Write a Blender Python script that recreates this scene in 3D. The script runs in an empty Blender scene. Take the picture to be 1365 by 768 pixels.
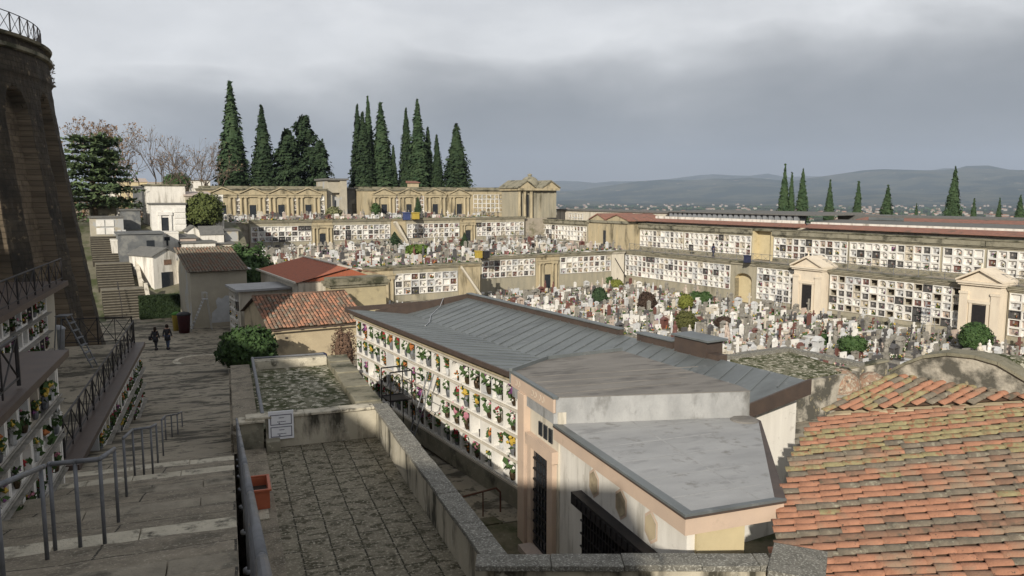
HAZE = 7.5e-5
import bpy, math, random
from mathutils import Vector, Matrix, noise
R = random.Random(7)
rad = math.radians
sc = bpy.context.scene
col = sc.collection
# ------------------------------------------------------------------ camera model (used to lay out plan positions)
F = 1040.0
PT = math.atan(122 / F)
CP, SP = math.cos(PT), math.sin(PT)
def ray(px, py):
    u = (px - 682.5) / F; v = (384 - py) / F
    return u, CP + v * SP, -SP + v * CP
def at(px, py, z=None, Y=None):
    x, y, q = ray(px, py)
    k = (z / q) if z is not None else Y / y
    return Vector((x * k, y * k, q * k))
def proj(p):
    d = p[1] * CP - p[2] * SP; h = p[1] * SP + p[2] * CP
    return 682.5 + F * p[0] / d, 384 - F * h / d
A1, A2 = rad(30.1), rad(20.2)
def fr(A, a, b, z=0.0):
    return Vector((math.cos(A) * a - math.sin(A) * b, math.sin(A) * a + math.cos(A) * b, z))
def W(a, b, z=0.0): return fr(A1, a, b, z)          # cemetery grid: a right-away, b left-away
def S(t, s, z=0.0): return fr(A2, t, s, z)          # stair grid: t to the right, s down the stairs
def g(A, p): return (math.cos(A) * p[0] + math.sin(A) * p[1], -math.sin(A) * p[0] + math.cos(A) * p[1])
def solve(f, px, lo, hi):
    flo = proj(f(lo))[0] - px
    for _ in range(50):
        m = (lo + hi) / 2; fm = proj(f(m))[0] - px
        if (fm > 0) == (flo > 0): lo, flo = m, fm
        else: hi = m
    return (lo + hi) / 2
# ------------------------------------------------------------------ materials
MATS = {}
def pm(name, c1, c2=None, sc_=2.0, c3=None, s3=.6, f3=(.52, .62), rough=.85, bump=0.0, bsc=18, coord='Object', stretch=(1, 1, 1),
       spec=.25, metal=0.0, brick=None, c4=None, s4=6.0, f4=(.6, .68), emit=None, stretch3=None):
    m = bpy.data.materials.new(name); m.use_nodes = True
    nt = m.node_tree; N = nt.nodes; L = nt.links
    b = N['Principled BSDF']
    b.inputs['Roughness'].default_value = rough; b.inputs['Metallic'].default_value = metal
    b.inputs['Specular IOR Level'].default_value = spec
    MATS[name] = m
    if c2 is None and not bump:
        b.inputs['Base Color'].default_value = (*c1, 1); return m
    if coord == 'World':
        src = N.new('ShaderNodeNewGeometry').outputs['Position']
    elif coord == 'UV':
        src = N.new('ShaderNodeTexCoord').outputs['UV']
    else:
        tc = N.new('ShaderNodeTexCoord').outputs['Object']
        oi = N.new('ShaderNodeObjectInfo').outputs['Random']
        mu = N.new('ShaderNodeMath'); mu.operation = 'MULTIPLY'; mu.inputs[1].default_value = 37.0; L.new(oi, mu.inputs[0])
        ad = N.new('ShaderNodeVectorMath'); ad.operation = 'ADD'; L.new(tc, ad.inputs[0]); L.new(mu.outputs[0], ad.inputs[1])
        src = tc if brick else ad.outputs[0]
    def mapped(st):
        if st == (1, 1, 1): return src
        mp = N.new('ShaderNodeMapping'); mp.inputs['Scale'].default_value = st; L.new(src, mp.inputs['Vector']); return mp.outputs[0]
    def nz(scale, detail=7, st=(1, 1, 1), ro=.62):
        n = N.new('ShaderNodeTexNoise'); n.inputs['Scale'].default_value = scale; n.inputs['Detail'].default_value = detail
        n.inputs['Roughness'].default_value = ro
        L.new(mapped(st), n.inputs['Vector']); return n.outputs['Fac']
    def ramp(fac, lo, hi):
        r = N.new('ShaderNodeMapRange'); r.inputs['From Min'].default_value = lo; r.inputs['From Max'].default_value = hi
        r.clamp = True; L.new(fac, r.inputs['Value']); return r.outputs[0]
    def mix(fac, a, bb):
        x = N.new('ShaderNodeMix'); x.data_type = 'RGBA'; L.new(fac, x.inputs['Factor'])
        for sock, v in (('A', a), ('B', bb)):
            i = [q for q in x.inputs if q.name == sock and q.type == 'RGBA'][0]
            if isinstance(v, tuple): i.default_value = (*v, 1)
            else: L.new(v, i)
        return [q for q in x.outputs if q.type == 'RGBA'][0]
    out = mix(ramp(nz(sc_, st=stretch), .32, .68), c1, c2 or c1)
    hgt = None
    if brick:
        bt = N.new('ShaderNodeTexBrick'); bt.inputs['Scale'].default_value = 1.0
        bt.inputs['Brick Width'].default_value = brick[0]; bt.inputs['Row Height'].default_value = brick[1]
        bt.inputs['Mortar Size'].default_value = brick[2]; bt.inputs['Mortar Smooth'].default_value = .3
        bt.inputs['Color1'].default_value = (1, 1, 1, 1); bt.inputs['Color2'].default_value = (brick[4],) * 3 + (1,)
        bt.inputs['Bias'].default_value = 0.0
        bt.offset = brick[5] if len(brick) > 5 else .5
        rot = len(brick) > 6
        wn = N.new('ShaderNodeTexNoise'); wn.inputs['Scale'].default_value = 2.5; wn.inputs['Detail'].default_value = 4; L.new(src, wn.inputs['Vector'])
        sb = N.new('ShaderNodeVectorMath'); sb.operation = 'MULTIPLY_ADD'; L.new(wn.outputs['Color'], sb.inputs[0])
        sb.inputs[1].default_value = (brick[2] * 3,) * 3; L.new(src, sb.inputs[2])
        if rot:
            mp = N.new('ShaderNodeMapping'); mp.inputs['Rotation'].default_value = (0, 0, math.pi / 2); L.new(sb.outputs[0], mp.inputs['Vector']); L.new(mp.outputs[0], bt.inputs['Vector'])
        else: L.new(sb.outputs[0], bt.inputs['Vector'])
        mm = N.new('ShaderNodeMix'); mm.data_type = 'RGBA'; mm.blend_type = 'MULTIPLY'; mm.inputs['Factor'].default_value = 1
        ii = [q for q in mm.inputs if q.type == 'RGBA']; L.new(out, ii[0]); L.new(bt.outputs['Color'], ii[1])
        out = [q for q in mm.outputs if q.type == 'RGBA'][0]
        out = mix(bt.outputs['Fac'], out, brick[3]); hgt = bt.outputs['Fac']
    if c3: out = mix(ramp(nz(s3, st=stretch3 or stretch), *f3), out, c3)
    if c4: out = mix(ramp(nz(s4, 10, ro=.7), *f4), out, c4)
    L.new(out, b.inputs['Base Color'])
    if bump:
        bp = N.new('ShaderNodeBump'); bp.inputs['Strength'].default_value = bump; bp.inputs['Distance'].default_value = .04
        h = nz(bsc, 8)
        if hgt is not None:
            q = N.new('ShaderNodeMath'); q.operation = 'MULTIPLY_ADD'; L.new(hgt, q.inputs[0]); q.inputs[1].default_value = -1.0; L.new(h, q.inputs[2]); h = q.outputs[0]
        L.new(h, bp.inputs['Height']); L.new(bp.outputs[0], b.inputs['Normal'])
    return m
ochre = pm('ochre_plaster', (.36, .32, .235), (.25, .235, .185), .9, c3=(.10, .09, .06), s3=.55, f3=(.55, .72), stretch=(1.2, 1.2, .25), bump=.25, c4=(.20, .18, .12), s4=5)
ochre_b = pm('bright_ochre_stone', (.44, .365, .235), (.33, .285, .195), 1.2, c3=(.13, .11, .07), s3=.9, f3=(.52, .68), stretch=(1.2, 1.2, .3), bump=.2)
greystone = pm('weathered_grey_stone', (.27, .25, .19), (.18, .165, .12), 1.5, c3=(.05, .048, .035), s3=.9, f3=(.5, .66), bump=.4, c4=(.36, .34, .26), s4=7, f4=(.6, .66))
mosscap = pm('mossy_coping', (.16, .145, .10), (.26, .24, .18), 2.2, c3=(.05, .05, .03), s3=1.1, f3=(.48, .62), bump=.5)
marble = pm('white_marble', (.74, .715, .67), (.60, .58, .54), 2.0, c3=(.5, .47, .41), s3=1.5, f3=(.62, .75), rough=.5, spec=.4)
marble_g = pm('grey_marble', (.55, .55, .54), (.42, .42, .42), 2.0, rough=.5, spec=.4)
marble_p = pm('pink_stone', (.46, .37, .31), (.36, .30, .26), 3.0, rough=.6)
travert = pm('travertine', (.54, .49, .41), (.44, .40, .33), 3.0, rough=.6)
granite = pm('dark_granite', (.06, .058, .06), (.10, .095, .09), 20, rough=.35, spec=.5)
granite_r = pm('red_granite', (.16, .07, .055), (.11, .05, .042), 14, rough=.4, spec=.5)
oldstone = pm('old_grey_gravestone', (.29, .27, .235), (.16, .15, .13), 3.5, c3=(.1, .1, .08), s3=2.5, f3=(.55, .7), bump=.3)
bronze = pm('bronze', (.10, .07, .04), (.06, .045, .03), 8, rough=.45, metal=.6)
photo_m = pm('enamel_photo', (.16, .15, .15), (.34, .31, .28), 14, rough=.3)
steptread = pm('hill_step_tread', (.20, .18, .14), (.13, .118, .09), 3, bump=.3)
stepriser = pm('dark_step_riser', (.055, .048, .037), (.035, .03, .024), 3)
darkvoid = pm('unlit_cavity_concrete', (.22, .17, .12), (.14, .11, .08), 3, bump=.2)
leafg = pm('flower_leaves', (.035, .07, .022), (.06, .10, .03), 9)
fl = {}
for k, c in dict(red=(.30, .025, .03), pink=(.48, .20, .25), white=(.68, .66, .61), yellow=(.52, .36, .06), orange=(.46, .16, .05), purple=(.19, .06, .18), cream=(.58, .51, .37)).items():
    fl[k] = pm(k + '_petals', c, tuple(x * .75 for x in c), 25, rough=.7)
iron = pm('black_iron', (.02, .02, .022), (.035, .03, .03), 6, rough=.55, metal=.3)
galv = pm('grey_painted_steel', (.17, .175, .19), (.11, .115, .12), 6, rough=.5, metal=.2, c3=(.24, .21, .17), s3=5, f3=(.62, .7))
alu = pm('aluminium', (.55, .56, .58), (.42, .43, .45), 6, rough=.4, metal=.5)
plast_cream = pm('cream_plaster', (.60, .55, .46), (.48, .44, .36), 1.2, c3=(.25, .225, .175), s3=1.3, f3=(.53, .7), stretch=(1.6, 1.6, .25), bump=.15)
plast_white = pm('white_plaster', (.72, .69, .63), (.56, .53, .48), 1.3, c3=(.28, .26, .22), s3=1.3, f3=(.53, .7), stretch=(1.6, 1.6, .22), bump=.15, c4=(.42, .39, .34), s4=3, f4=(.58, .7))
plast_ochre = pm('stained_ochre_plaster', (.47, .39, .26), (.38, .31, .21), 1.0, c3=(.24, .20, .14), s3=.5, f3=(.52, .6), bump=.2)
plast_grey = pm('grey_brown_plaster', (.42, .38, .30), (.33, .30, .24), .9, c3=(.36, .36, .35), s3=.33, f3=(.56, .58), bump=.25, stretch=(1, 1, .8))
plast_dk = pm('dark_cement', (.15, .155, .155), (.10, .105, .11), 1.2, bump=.2, c3=(.2, .2, .19), s3=.8)
yel = pm('yellow_plaster', (.56, .47, .29), (.47, .395, .245), 1.2, c3=(.36, .3, .17), s3=1.2, f3=(.6, .75), bump=.12)
parapetm = pm('streaked_parapet_render', (.50, .455, .36), (.33, .30, .235), 1.4, c3=(.055, .051, .038), s3=1.6, f3=(.48, .62), stretch=(1, 1, .3), bump=.3, c4=(.50, .47, .39), s4=2.2, f4=(.56, .7))
lichen = pm('lichen_coping', (.20, .19, .162), (.105, .10, .085), 5, c3=(.36, .35, .31), s3=30, f3=(.52, .62), bump=.6, bsc=40)
moss_floor = pm('mossy_slabs', (.28, .25, .185), (.18, .16, .115), 5, c3=(.075, .068, .042), s3=3.0, f3=(.50, .58), bump=1.0, bsc=30, brick=(1.15, .54, .016, (.03, .028, .018), .82, .37, 1), c4=(.42, .38, .295), s4=15, f4=(.53, .62), stretch3=(1, 1.6, 1))
moss_roof = pm('mossy_gravel', (.20, .19, .13), (.11, .105, .065), 4, c3=(.045, .052, .016), s3=2.2, f3=(.47, .54), bump=1.0, bsc=20, c4=(.46, .43, .34), s4=5, f4=(.53, .58))
stairm = pm('stair_slabs', (.33, .285, .215), (.215, .186, .14), 3.5, c3=(.115, .10, .075), s3=1.6, f3=(.5, .66), bump=1.0, bsc=34, brick=(2.7, 2.1, .014, (.04, .036, .028), .85), c4=(.46, .41, .325), s4=22, f4=(.55, .64))
kerbd = pm('grey_stair_kerb', (.34, .30, .23), (.23, .203, .157), 4, c3=(.08, .072, .055), s3=2.5, f3=(.52, .68), bump=.9, bsc=34, c4=(.38, .35, .285), s4=20, f4=(.58, .68))
hillm = pm('shade_toned_gravel_hillside', (.17, .155, .115), (.10, .10, .065), 1.2, c3=(.06, .07, .03), s3=.5, f3=(.48, .6), coord='World', bump=.4)  # gravel darkened in its base colour to stand for shadow on the slope
nosing = pm('worn_travertine_kerb', (.60, .545, .43), (.43, .39, .305), 3.5, c3=(.12, .11, .085), s3=4, f3=(.52, .66), bump=.9, bsc=30, c4=(.5, .46, .37), s4=18, f4=(.58, .68))
pavem = pm('patched_stone_paving', (.33, .29, .22), (.225, .197, .15), .9, c3=(.075, .067, .05), s3=.5, f3=(.52, .58), bump=1.0, bsc=9, stretch3=(.8, 1.7, 1), c4=(.085, .077, .057), s4=1.9, f4=(.54, .6))
alleym = pm('mossy_alley_paving', (.16, .145, .095), (.10, .09, .058), 2.5, c3=(.055, .058, .025), s3=.9, f3=(.45, .6), bump=.6, c4=(.24, .22, .16), s4=6)
earth = pm('gravel_and_earth', (.34, .30, .24), (.24, .21, .165), 1.6, c3=(.12, .115, .06), s3=.4, f3=(.52, .66), coord='World', bump=.3)
towerm = pm('old_bastion_masonry', (.20, .155, .105), (.11, .085, .06), 1.6, c3=(.045, .037, .027), s3=.3, f3=(.52, .66), bump=1.0, bsc=5, coord='UV', brick=(.5, .24, .014, (.085, .066, .043), .74), c4=(.07, .055, .037), s4=2.0, f4=(.56, .64))
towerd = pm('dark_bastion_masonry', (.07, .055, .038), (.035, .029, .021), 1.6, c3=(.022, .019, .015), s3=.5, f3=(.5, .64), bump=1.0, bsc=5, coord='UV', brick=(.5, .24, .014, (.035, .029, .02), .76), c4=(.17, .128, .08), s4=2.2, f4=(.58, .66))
zinc = pm('grey_standing_seam_zinc', (.165, .18, .18), (.12, .132, .135), .9, c3=(.085, .092, .092), s3=1.2, f3=(.5, .75), c4=(.22, .225, .22), s4=3.5, f4=(.58, .72), rough=.48, spec=.45, metal=.15, stretch=(1, .4, 1))
zincb = pm('brown_metal_flashing', (.085, .062, .05), (.06, .046, .04), 2.5, rough=.5)
bitum = pm('aged_bitumen_sheet', (.22, .205, .185), (.155, .145, .132), 1.1, c3=(.085, .08, .075), s3=1.6, f3=(.52, .7), bump=.25, stretch=(.5, 1.8, 1), rough=.8)
bitumg = pm('silver_bitumen_sheet', (.35, .35, .348), (.26, .262, .262), .9, c3=(.22, .22, .22), s3=1.4, f3=(.56, .70), bump=.15, stretch=(.6, 1.5, 1), rough=.6, c4=(.19, .185, .175), s4=2.4, f4=(.56, .68))
pinkf = pm('pinkish_beige_fascia', (.55, .42, .32), (.48, .37, .29), 1.6, c3=(.34, .27, .21), s3=1.4, f3=(.62, .76), bump=.06)
tile_o = pm('terracotta_tile', (.38, .19, .12), (.28, .14, .09), 5, c3=(.25, .19, .135), s3=.8, f3=(.53, .66), bump=.4, bsc=30, c4=(.06, .052, .042), s4=15, f4=(.60, .66))
tile_b = pm('brown_weathered_tile', (.24, .14, .095), (.165, .105, .075), 6, c3=(.09, .08, .06), s3=5, f3=(.5, .66), bump=.3, bsc=30)
tile_g = pm('lichen_grey_tile', (.20, .165, .125), (.12, .105, .082), 7, c3=(.27, .25, .19), s3=8, f3=(.56, .66), bump=.4, bsc=30)
tile_y = pm('yellow_lichen_tile', (.30, .27, .145), (.20, .16, .09), 9, c3=(.26, .13, .075), s3=7, f3=(.5, .6), bump=.4, bsc=30)
tile_u = pm('tile_bedding', (.12, .07, .045), (.07, .05, .035), 4, bump=.3)
slate = pm('grey_slate_roof', (.16, .155, .145), (.11, .11, .105), 3, bump=.3)
bark = pm('bark', (.10, .075, .05), (.06, .045, .03), 7, bump=.5)
twig = pm('bare_twigs', (.22, .18, .145), (.15, .12, .095), 5)
cyp = pm('cypress_needles', (.024, .048, .022), (.050, .078, .034), 1.1, rough=.9)
cypd = pm('dark_cypress_needles', (.017, .034, .017), (.034, .054, .022), 1.2, rough=.9)
cedar_m = pm('cedar_needles', (.055, .09, .045), (.10, .135, .055), .9, rough=.9)
bushm = pm('box_leaves', (.026, .058, .016), (.055, .095, .028), 4, rough=.7)
bushy = pm('yellow_green_leaves', (.11, .13, .025), (.17, .175, .035), 4, rough=.8)
bushr = pm('russet_leaves', (.06, .038, .028), (.042, .028, .02), 4, rough=.8)
autumn = pm('autumn_leaves', (.24, .16, .10), (.16, .10, .06), 3, rough=.8)
hedgem = pm('hedge_leaves', (.013, .026, .009), (.022, .038, .012), 4, rough=.8)  # leaf colour darkened to stand for the shade on the hedge
whitep = pm('white_painted_board', (.78, .78, .80), (.70, .70, .73), 5, rough=.4)
inkm = pm('dark_grey_ink', (.12, .12, .15))
terra = pm('terracotta_plastic', (.42, .12, .06), (.34, .10, .05), 5, rough=.5)
soil = pm('potting_soil', (.05, .038, .028), (.03, .024, .018), 20, bump=.4)
blue_p = pm('blue_plastic', (.05, .07, .17), (.04, .055, .13), 4, rough=.5)
yellow_p = pm('yellow_plastic', (.42, .31, .06), (.34, .25, .05), 4, rough=.5)
maroon_p = pm('maroon_plastic', (.07, .02, .025), (.05, .016, .02), 4, rough=.5)
grey_p = pm('grey_plastic', (.25, .26, .28), (.2, .21, .22), 4, rough=.5)
black_p = pm('black_plastic', (.02, .02, .022), (.03, .03, .03), 4, rough=.45)
glassd = pm('dark_door_glass', (.02, .024, .03), (.03, .034, .04), 4, rough=.15, spec=.6)
coat_k = pm('black_coat_cloth', (.022, .022, .026), (.04, .038, .042), 20)
coat_b = pm('navy_coat_cloth', (.018, .02, .05), (.03, .033, .07), 20)
jeans = pm('blue_jeans_cloth', (.06, .08, .14), (.08, .10, .16), 20)
skin_m = pm('skin', (.42, .26, .19), (.38, .23, .17), 10)
hair_m = pm('dark_hair', (.02, .014, .01), (.035, .022, .015), 20)
redroof = pm('red_roof_sheet', (.36, .115, .06), (.29, .095, .055), 3, c3=(.22, .09, .06), s3=1.5, f3=(.55, .7), bump=.2, coord='Object', stretch=(3, 1, 1))
redstrip = pm('faded_red_tiles', (.28, .135, .095), (.19, .10, .08), 2.5, bump=.3, c3=(.13, .09, .07), s3=1, f3=(.55, .68))
townm = pm('pale_house_walls', (.40, .37, .33), (.26, .23, .2), .05)
townr = pm('far_house_roofs', (.32, .17, .11), (.26, .14, .10), .05)
# ------------------------------------------------------------------ mesh builder
class MB:
    def __init__(s): s.v = []; s.f = []; s.m = []; s.M = None; s.uv = None
    def add(s, vs, fs, m=0):
        o = len(s.v)
        s.v += [tuple(s.M @ Vector(v)) if s.M else tuple(v) for v in vs]
        s.f += [tuple(i + o for i in f) for f in fs]; s.m += [m] * len(fs)
    def box(s, x0, x1, y0, y1, z0, z1, m=0):
        s.add([(x0, y0, z0), (x1, y0, z0), (x1, y1, z0), (x0, y1, z0), (x0, y0, z1), (x1, y0, z1), (x1, y1, z1), (x0, y1, z1)],
              [(0, 3, 2, 1), (4, 5, 6, 7), (0, 1, 5, 4), (1, 2, 6, 5), (2, 3, 7, 6), (3, 0, 4, 7)], m)
    def prism(s, poly, z0, z1, m=0, mt=None):                     # plan polygon (counter-clockwise) extruded up; z may be lists
        n = len(poly)
        za = z0 if isinstance(z0, (list, tuple)) else [z0] * n; zb = z1 if isinstance(z1, (list, tuple)) else [z1] * n
        vs = [(p[0], p[1], za[i]) for i, p in enumerate(poly)] + [(p[0], p[1], zb[i]) for i, p in enumerate(poly)]
        s.add(vs, [tuple(range(n - 1, -1, -1))] + [(i, (i + 1) % n, n + (i + 1) % n, n + i) for i in range(n)], m)
        s.add(vs[n:], [tuple(range(n))], m if mt is None else mt)
    def xz(s, poly, y0, y1, m=0):                                # front-view polygon (ccw seen from -y) extruded in depth
        n = len(poly)
        vs = [(p[0], y0, p[1]) for p in poly] + [(p[0], y1, p[1]) for p in poly]
        s.add(vs, [tuple(range(n)), tuple(range(2 * n - 1, n - 1, -1))] + [((i + 1) % n, i, n + i, n + (i + 1) % n) for i in range(n)], m)
    def tube(s, p0, p1, r0, r1=None, n=6, m=0, cap=True):
        p0, p1 = Vector(p0), Vector(p1); r1 = r0 if r1 is None else r1
        d = (p1 - p0)
        if d.length < 1e-6: return
        d.normalize(); a = d.orthogonal().normalized(); b = d.cross(a)
        vs = []
        for p, r in ((p0, r0), (p1, r1)):
            for i in range(n):
                t = 2 * math.pi * i / n; vs.append(p + a * (r * math.cos(t)) + b * (r * math.sin(t)))
        fs = [(i, (i + 1) % n, n + (i + 1) % n, n + i) for i in range(n)]
        if cap: fs += [tuple(range(n - 1, -1, -1)), tuple(range(n, 2 * n))]
        s.add(vs, fs, m)
    def path(s, pts, r, n=6, m=0):
        for a, b in zip(pts, pts[1:]): s.tube(a, b, r, r, n, m)
    def lathe(s, prof, n=12, c=(0, 0, 0), m=0):
        vs = []
        for r, z in prof:
            for i in range(n):
                t = 2 * math.pi * i / n; vs.append((c[0] + r * math.cos(t), c[1] + r * math.sin(t), c[2] + z))
        fs = [(k * n + i, k * n + (i + 1) % n, (k + 1) * n + (i + 1) % n, (k + 1) * n + i) for k in range(len(prof) - 1) for i in range(n)]
        fs += [tuple(range(n - 1, -1, -1)), tuple(range((len(prof) - 1) * n, len(prof) * n))]
        s.add(vs, fs, m)
    def blob(s, c, r, m=0, rnd=R, sq=1.0):
        c = Vector(c); j = lambda: r * (.8 + .4 * rnd.random())
        vs = [c + Vector((j(), 0, 0)), c - Vector((j(), 0, 0)), c + Vector((0, j(), 0)), c - Vector((0, j(), 0)), c + Vector((0, 0, j() * sq)), c - Vector((0, 0, j() * sq))]
        s.add(vs, [(0, 2, 4), (2, 1, 4), (1, 3, 4), (3, 0, 4), (2, 0, 5), (1, 2, 5), (3, 1, 5), (0, 3, 5)], m)
    def leaf(s, c, size, rnd=R, m=0, nrm=None, asp=1.6):
        c = Vector(c)
        n = Vector((rnd.gauss(0, 1), rnd.gauss(0, 1), rnd.gauss(0, 1))) if nrm is None else Vector(nrm) + Vector((rnd.gauss(0, .45), rnd.gauss(0, .45), rnd.gauss(0, .45)))
        if n.length < 1e-4: n = Vector((0, 0, 1))
        n.normalize(); a = n.orthogonal().normalized(); b = n.cross(a); t = rnd.random() * 6.28
        a, b = a * math.cos(t) + b * math.sin(t), b * math.cos(t) - a * math.sin(t)
        a *= size * asp * .5; b *= size * .5
        s.add([c - a, c - a * .1 - b, c + a, c - a * .1 + b], [(0, 1, 2, 3)], m)
    def mesh(s, name, mats, smooth=False):
        me = bpy.data.meshes.new(name); me.from_pydata(s.v, [], s.f)
        for m in (mats if isinstance(mats, (list, tuple)) else [mats]): me.materials.append(m)
        if any(s.m): me.polygons.foreach_set('material_index', s.m)
        if smooth: me.polygons.foreach_set('use_smooth', [True] * len(s.f))
        if s.uv:
            ul = me.uv_layers.new(name='UVMap')
            for lp in me.loops: ul.data[lp.index].uv = s.uv[lp.vertex_index]
        me.update(); return me
    def build(s, name, mats, parent=None, smooth=False, bevel=0):
        return link(name, s.mesh(name, mats, smooth), parent, bevel=bevel)
def link(name, me, parent=None, loc=None, bevel=0):
    o = bpy.data.objects.new(name, me); col.objects.link(o)
    if parent is not None: o.parent = parent
    if loc is not None: o.location = loc
    if bevel:
        bv = o.modifiers.new('bevel', 'BEVEL'); bv.width = bevel; bv.segments = 2; bv.limit_method = 'ANGLE'
    return o
def tag(o, label=None, cat=None, group=None, kind=None):
    if label: o['label'] = label
    if cat: o['category'] = cat
    if group: o['group'] = group
    if kind: o['kind'] = kind
    return o
def thing(name, label, cat, loc=(0, 0, 0), rz=0.0, group=None):
    o = bpy.data.objects.new(name, None); col.objects.link(o); o.empty_display_size = .2
    o.location = loc; o.rotation_euler = (0, 0, rz)
    return tag(o, label, cat, group)
def structure(name, mb, mats, label=None, smooth=False, bevel=0):
    o = mb.build(name, mats, None, smooth, bevel); o['kind'] = 'structure'
    o['label'] = label or ('the ' + name.replace('_', ' ')); o['category'] = name.replace('_', ' ').split()[-1]
    return o
def copy_thing(src, loc, rz=None, scale=None, label=None, group=None):
    c = src.copy(); col.objects.link(c); c.location = loc
    if rz is not None: c.rotation_euler = (0, 0, rz)
    if scale is not None: c.scale = scale if not isinstance(scale, (int, float)) else (scale,) * 3
    if label: c['label'] = label
    if group: c['group'] = group
    for ch in src.children:
        d = ch.copy(); col.objects.link(d); d.parent = c
        for g2 in ch.children:
            e = g2.copy(); col.objects.link(e); e.parent = d
    return c
ORD = ['first', 'second', 'third', 'fourth', 'fifth', 'sixth', 'seventh', 'eighth', 'ninth', 'tenth', 'eleventh', 'twelfth', 'thirteenth', 'fourteenth', 'fifteenth', 'sixteenth', 'seventeenth', 'eighteenth', 'nineteenth', 'twentieth']
def ordn(i):
    if i < 20: return ORD[i]
    return ['twenty', 'thirty', 'forty', 'fifty'][(i + 1) // 10 - 2] + ('-' + ORD[(i + 1) % 10 - 1] if (i + 1) % 10 else 'th')
# ------------------------------------------------------------------ world, sun, camera
w = bpy.data.worlds.new('World'); sc.world = w; w.use_nodes = True
SUN_EL = rad(23); SUN_V = Vector((-.25, -.97, 0)).normalized()
nt = w.node_tree; N = nt.nodes; L = nt.links
bg = N['Background']; bg.inputs['Strength'].default_value = .1
sky = N.new('ShaderNodeTexSky'); sky.sky_type = 'NISHITA'; sky.sun_disc = False
sky.sun_elevation = SUN_EL; sky.sun_rotation = math.atan2(SUN_V.x, SUN_V.y)
tc = N.new('ShaderNodeTexCoord'); sx = N.new('ShaderNodeSeparateXYZ'); L.new(tc.outputs['Generated'], sx.inputs[0])
def wn(scale, st, det, ro=.55, off=(0, 0, 0)):
    mp = N.new('ShaderNodeMapping'); mp.inputs['Scale'].default_value = st; mp.inputs['Location'].default_value = off
    L.new(tc.outputs['Generated'], mp.inputs['Vector'])
    n = N.new('ShaderNodeTexNoise'); n.inputs['Scale'].default_value = scale; n.inputs['Detail'].default_value = det; n.inputs['Roughness'].default_value = ro
    n.inputs['Distortion'].default_value = .3
    L.new(mp.outputs[0], n.inputs['Vector']); return n.outputs['Fac']
def wmath(op, a, b):
    m = N.new('ShaderNodeMath'); m.operation = op
    for i, v in enumerate((a, b)):
        if isinstance(v, (int, float)): m.inputs[i].default_value = v
        else: L.new(v, m.inputs[i])
    return m.outputs[0]
# cloud deck: brightness from elevation plus two scales of cloud noise, a little brighter to the left
big = wn(2.0, (1, 1, 3.4), 4, .5, (3.1, 1.7, .4)); fine = wn(4.5, (1, 1, 2.4), 7, .52, (.3, 2.2, 1.1))
el = wmath('ADD', sx.outputs['Z'], wmath('MULTIPLY', wmath('SUBTRACT', big, .5), .20))
el = wmath('ADD', el, wmath('MULTIPLY', wmath('SUBTRACT', fine, .5), .20))
el = wmath('ADD', el, wmath('MULTIPLY', sx.outputs['X'], -.10))
cr = N.new('ShaderNodeValToRGB'); L.new(el, cr.inputs[0])
e = cr.color_ramp.elements
for p, c in ((0.0, (2.1, 2.15, 2.25)), (.05, (2.4, 2.44, 2.52)), (.09, (3.2, 3.22, 3.28)), (.14, (4.6, 4.62, 4.65)), (.19, (6.9, 6.92, 6.95)), (.25, (5.7, 5.75, 5.85)), (.34, (5.6, 5.65, 5.8)), (.46, (4.7, 4.75, 4.85)), (.8, (4.3, 4.35, 4.5))):
    q = e.new(p); q.color = (c[0] / 8, c[1] / 8, c[2] / 8, 1)
e.remove(e[-1]); e.remove(e[0])
sv = N.new('ShaderNodeVectorMath'); sv.operation = 'SCALE'; L.new(wmath('ADD', wmath('MULTIPLY', wn(3.2, (1, 1, 2.0), 8, .55, (5.3, .2, 2.1)), 6.5), 4.85), sv.inputs['Scale']); L.new(cr.outputs[0], sv.inputs[0])
mx = N.new('ShaderNodeMix'); mx.data_type = 'RGBA'; mx.inputs['Factor'].default_value = .95
ii = [q for q in mx.inputs if q.type == 'RGBA']; L.new(sky.outputs[0], ii[0]); L.new(sv.outputs[0], ii[1])
L.new([q for q in mx.outputs if q.type == 'RGBA'][0], bg.inputs['Color'])
sun = bpy.data.lights.new('sun', 'SUN'); sun.energy = 4.8; sun.angle = rad(.5); sun.color = (1.0, .93, .81)
so = bpy.data.objects.new('sun', sun); col.objects.link(so)
dirv = Vector((SUN_V.x * math.cos(SUN_EL), SUN_V.y * math.cos(SUN_EL), math.sin(SUN_EL)))
so.rotation_euler = dirv.to_track_quat('Z', 'Y').to_euler(); so.location = (0, -20, 60)
cam = bpy.data.cameras.new('camera'); cam.sensor_width = 36; cam.lens = 36 * F / 1365; cam.clip_end = 60000; cam.clip_start = .05
co = bpy.data.objects.new('camera', cam); col.objects.link(co); co.location = (0, 0, 0); co.rotation_euler = (math.pi / 2 - PT, 0, 0)
sc.camera = co
sc.view_settings.view_transform = 'Standard'; sc.view_settings.look = 'None'; sc.view_settings.exposure = 0.3; sc.view_settings.gamma = 1
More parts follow.
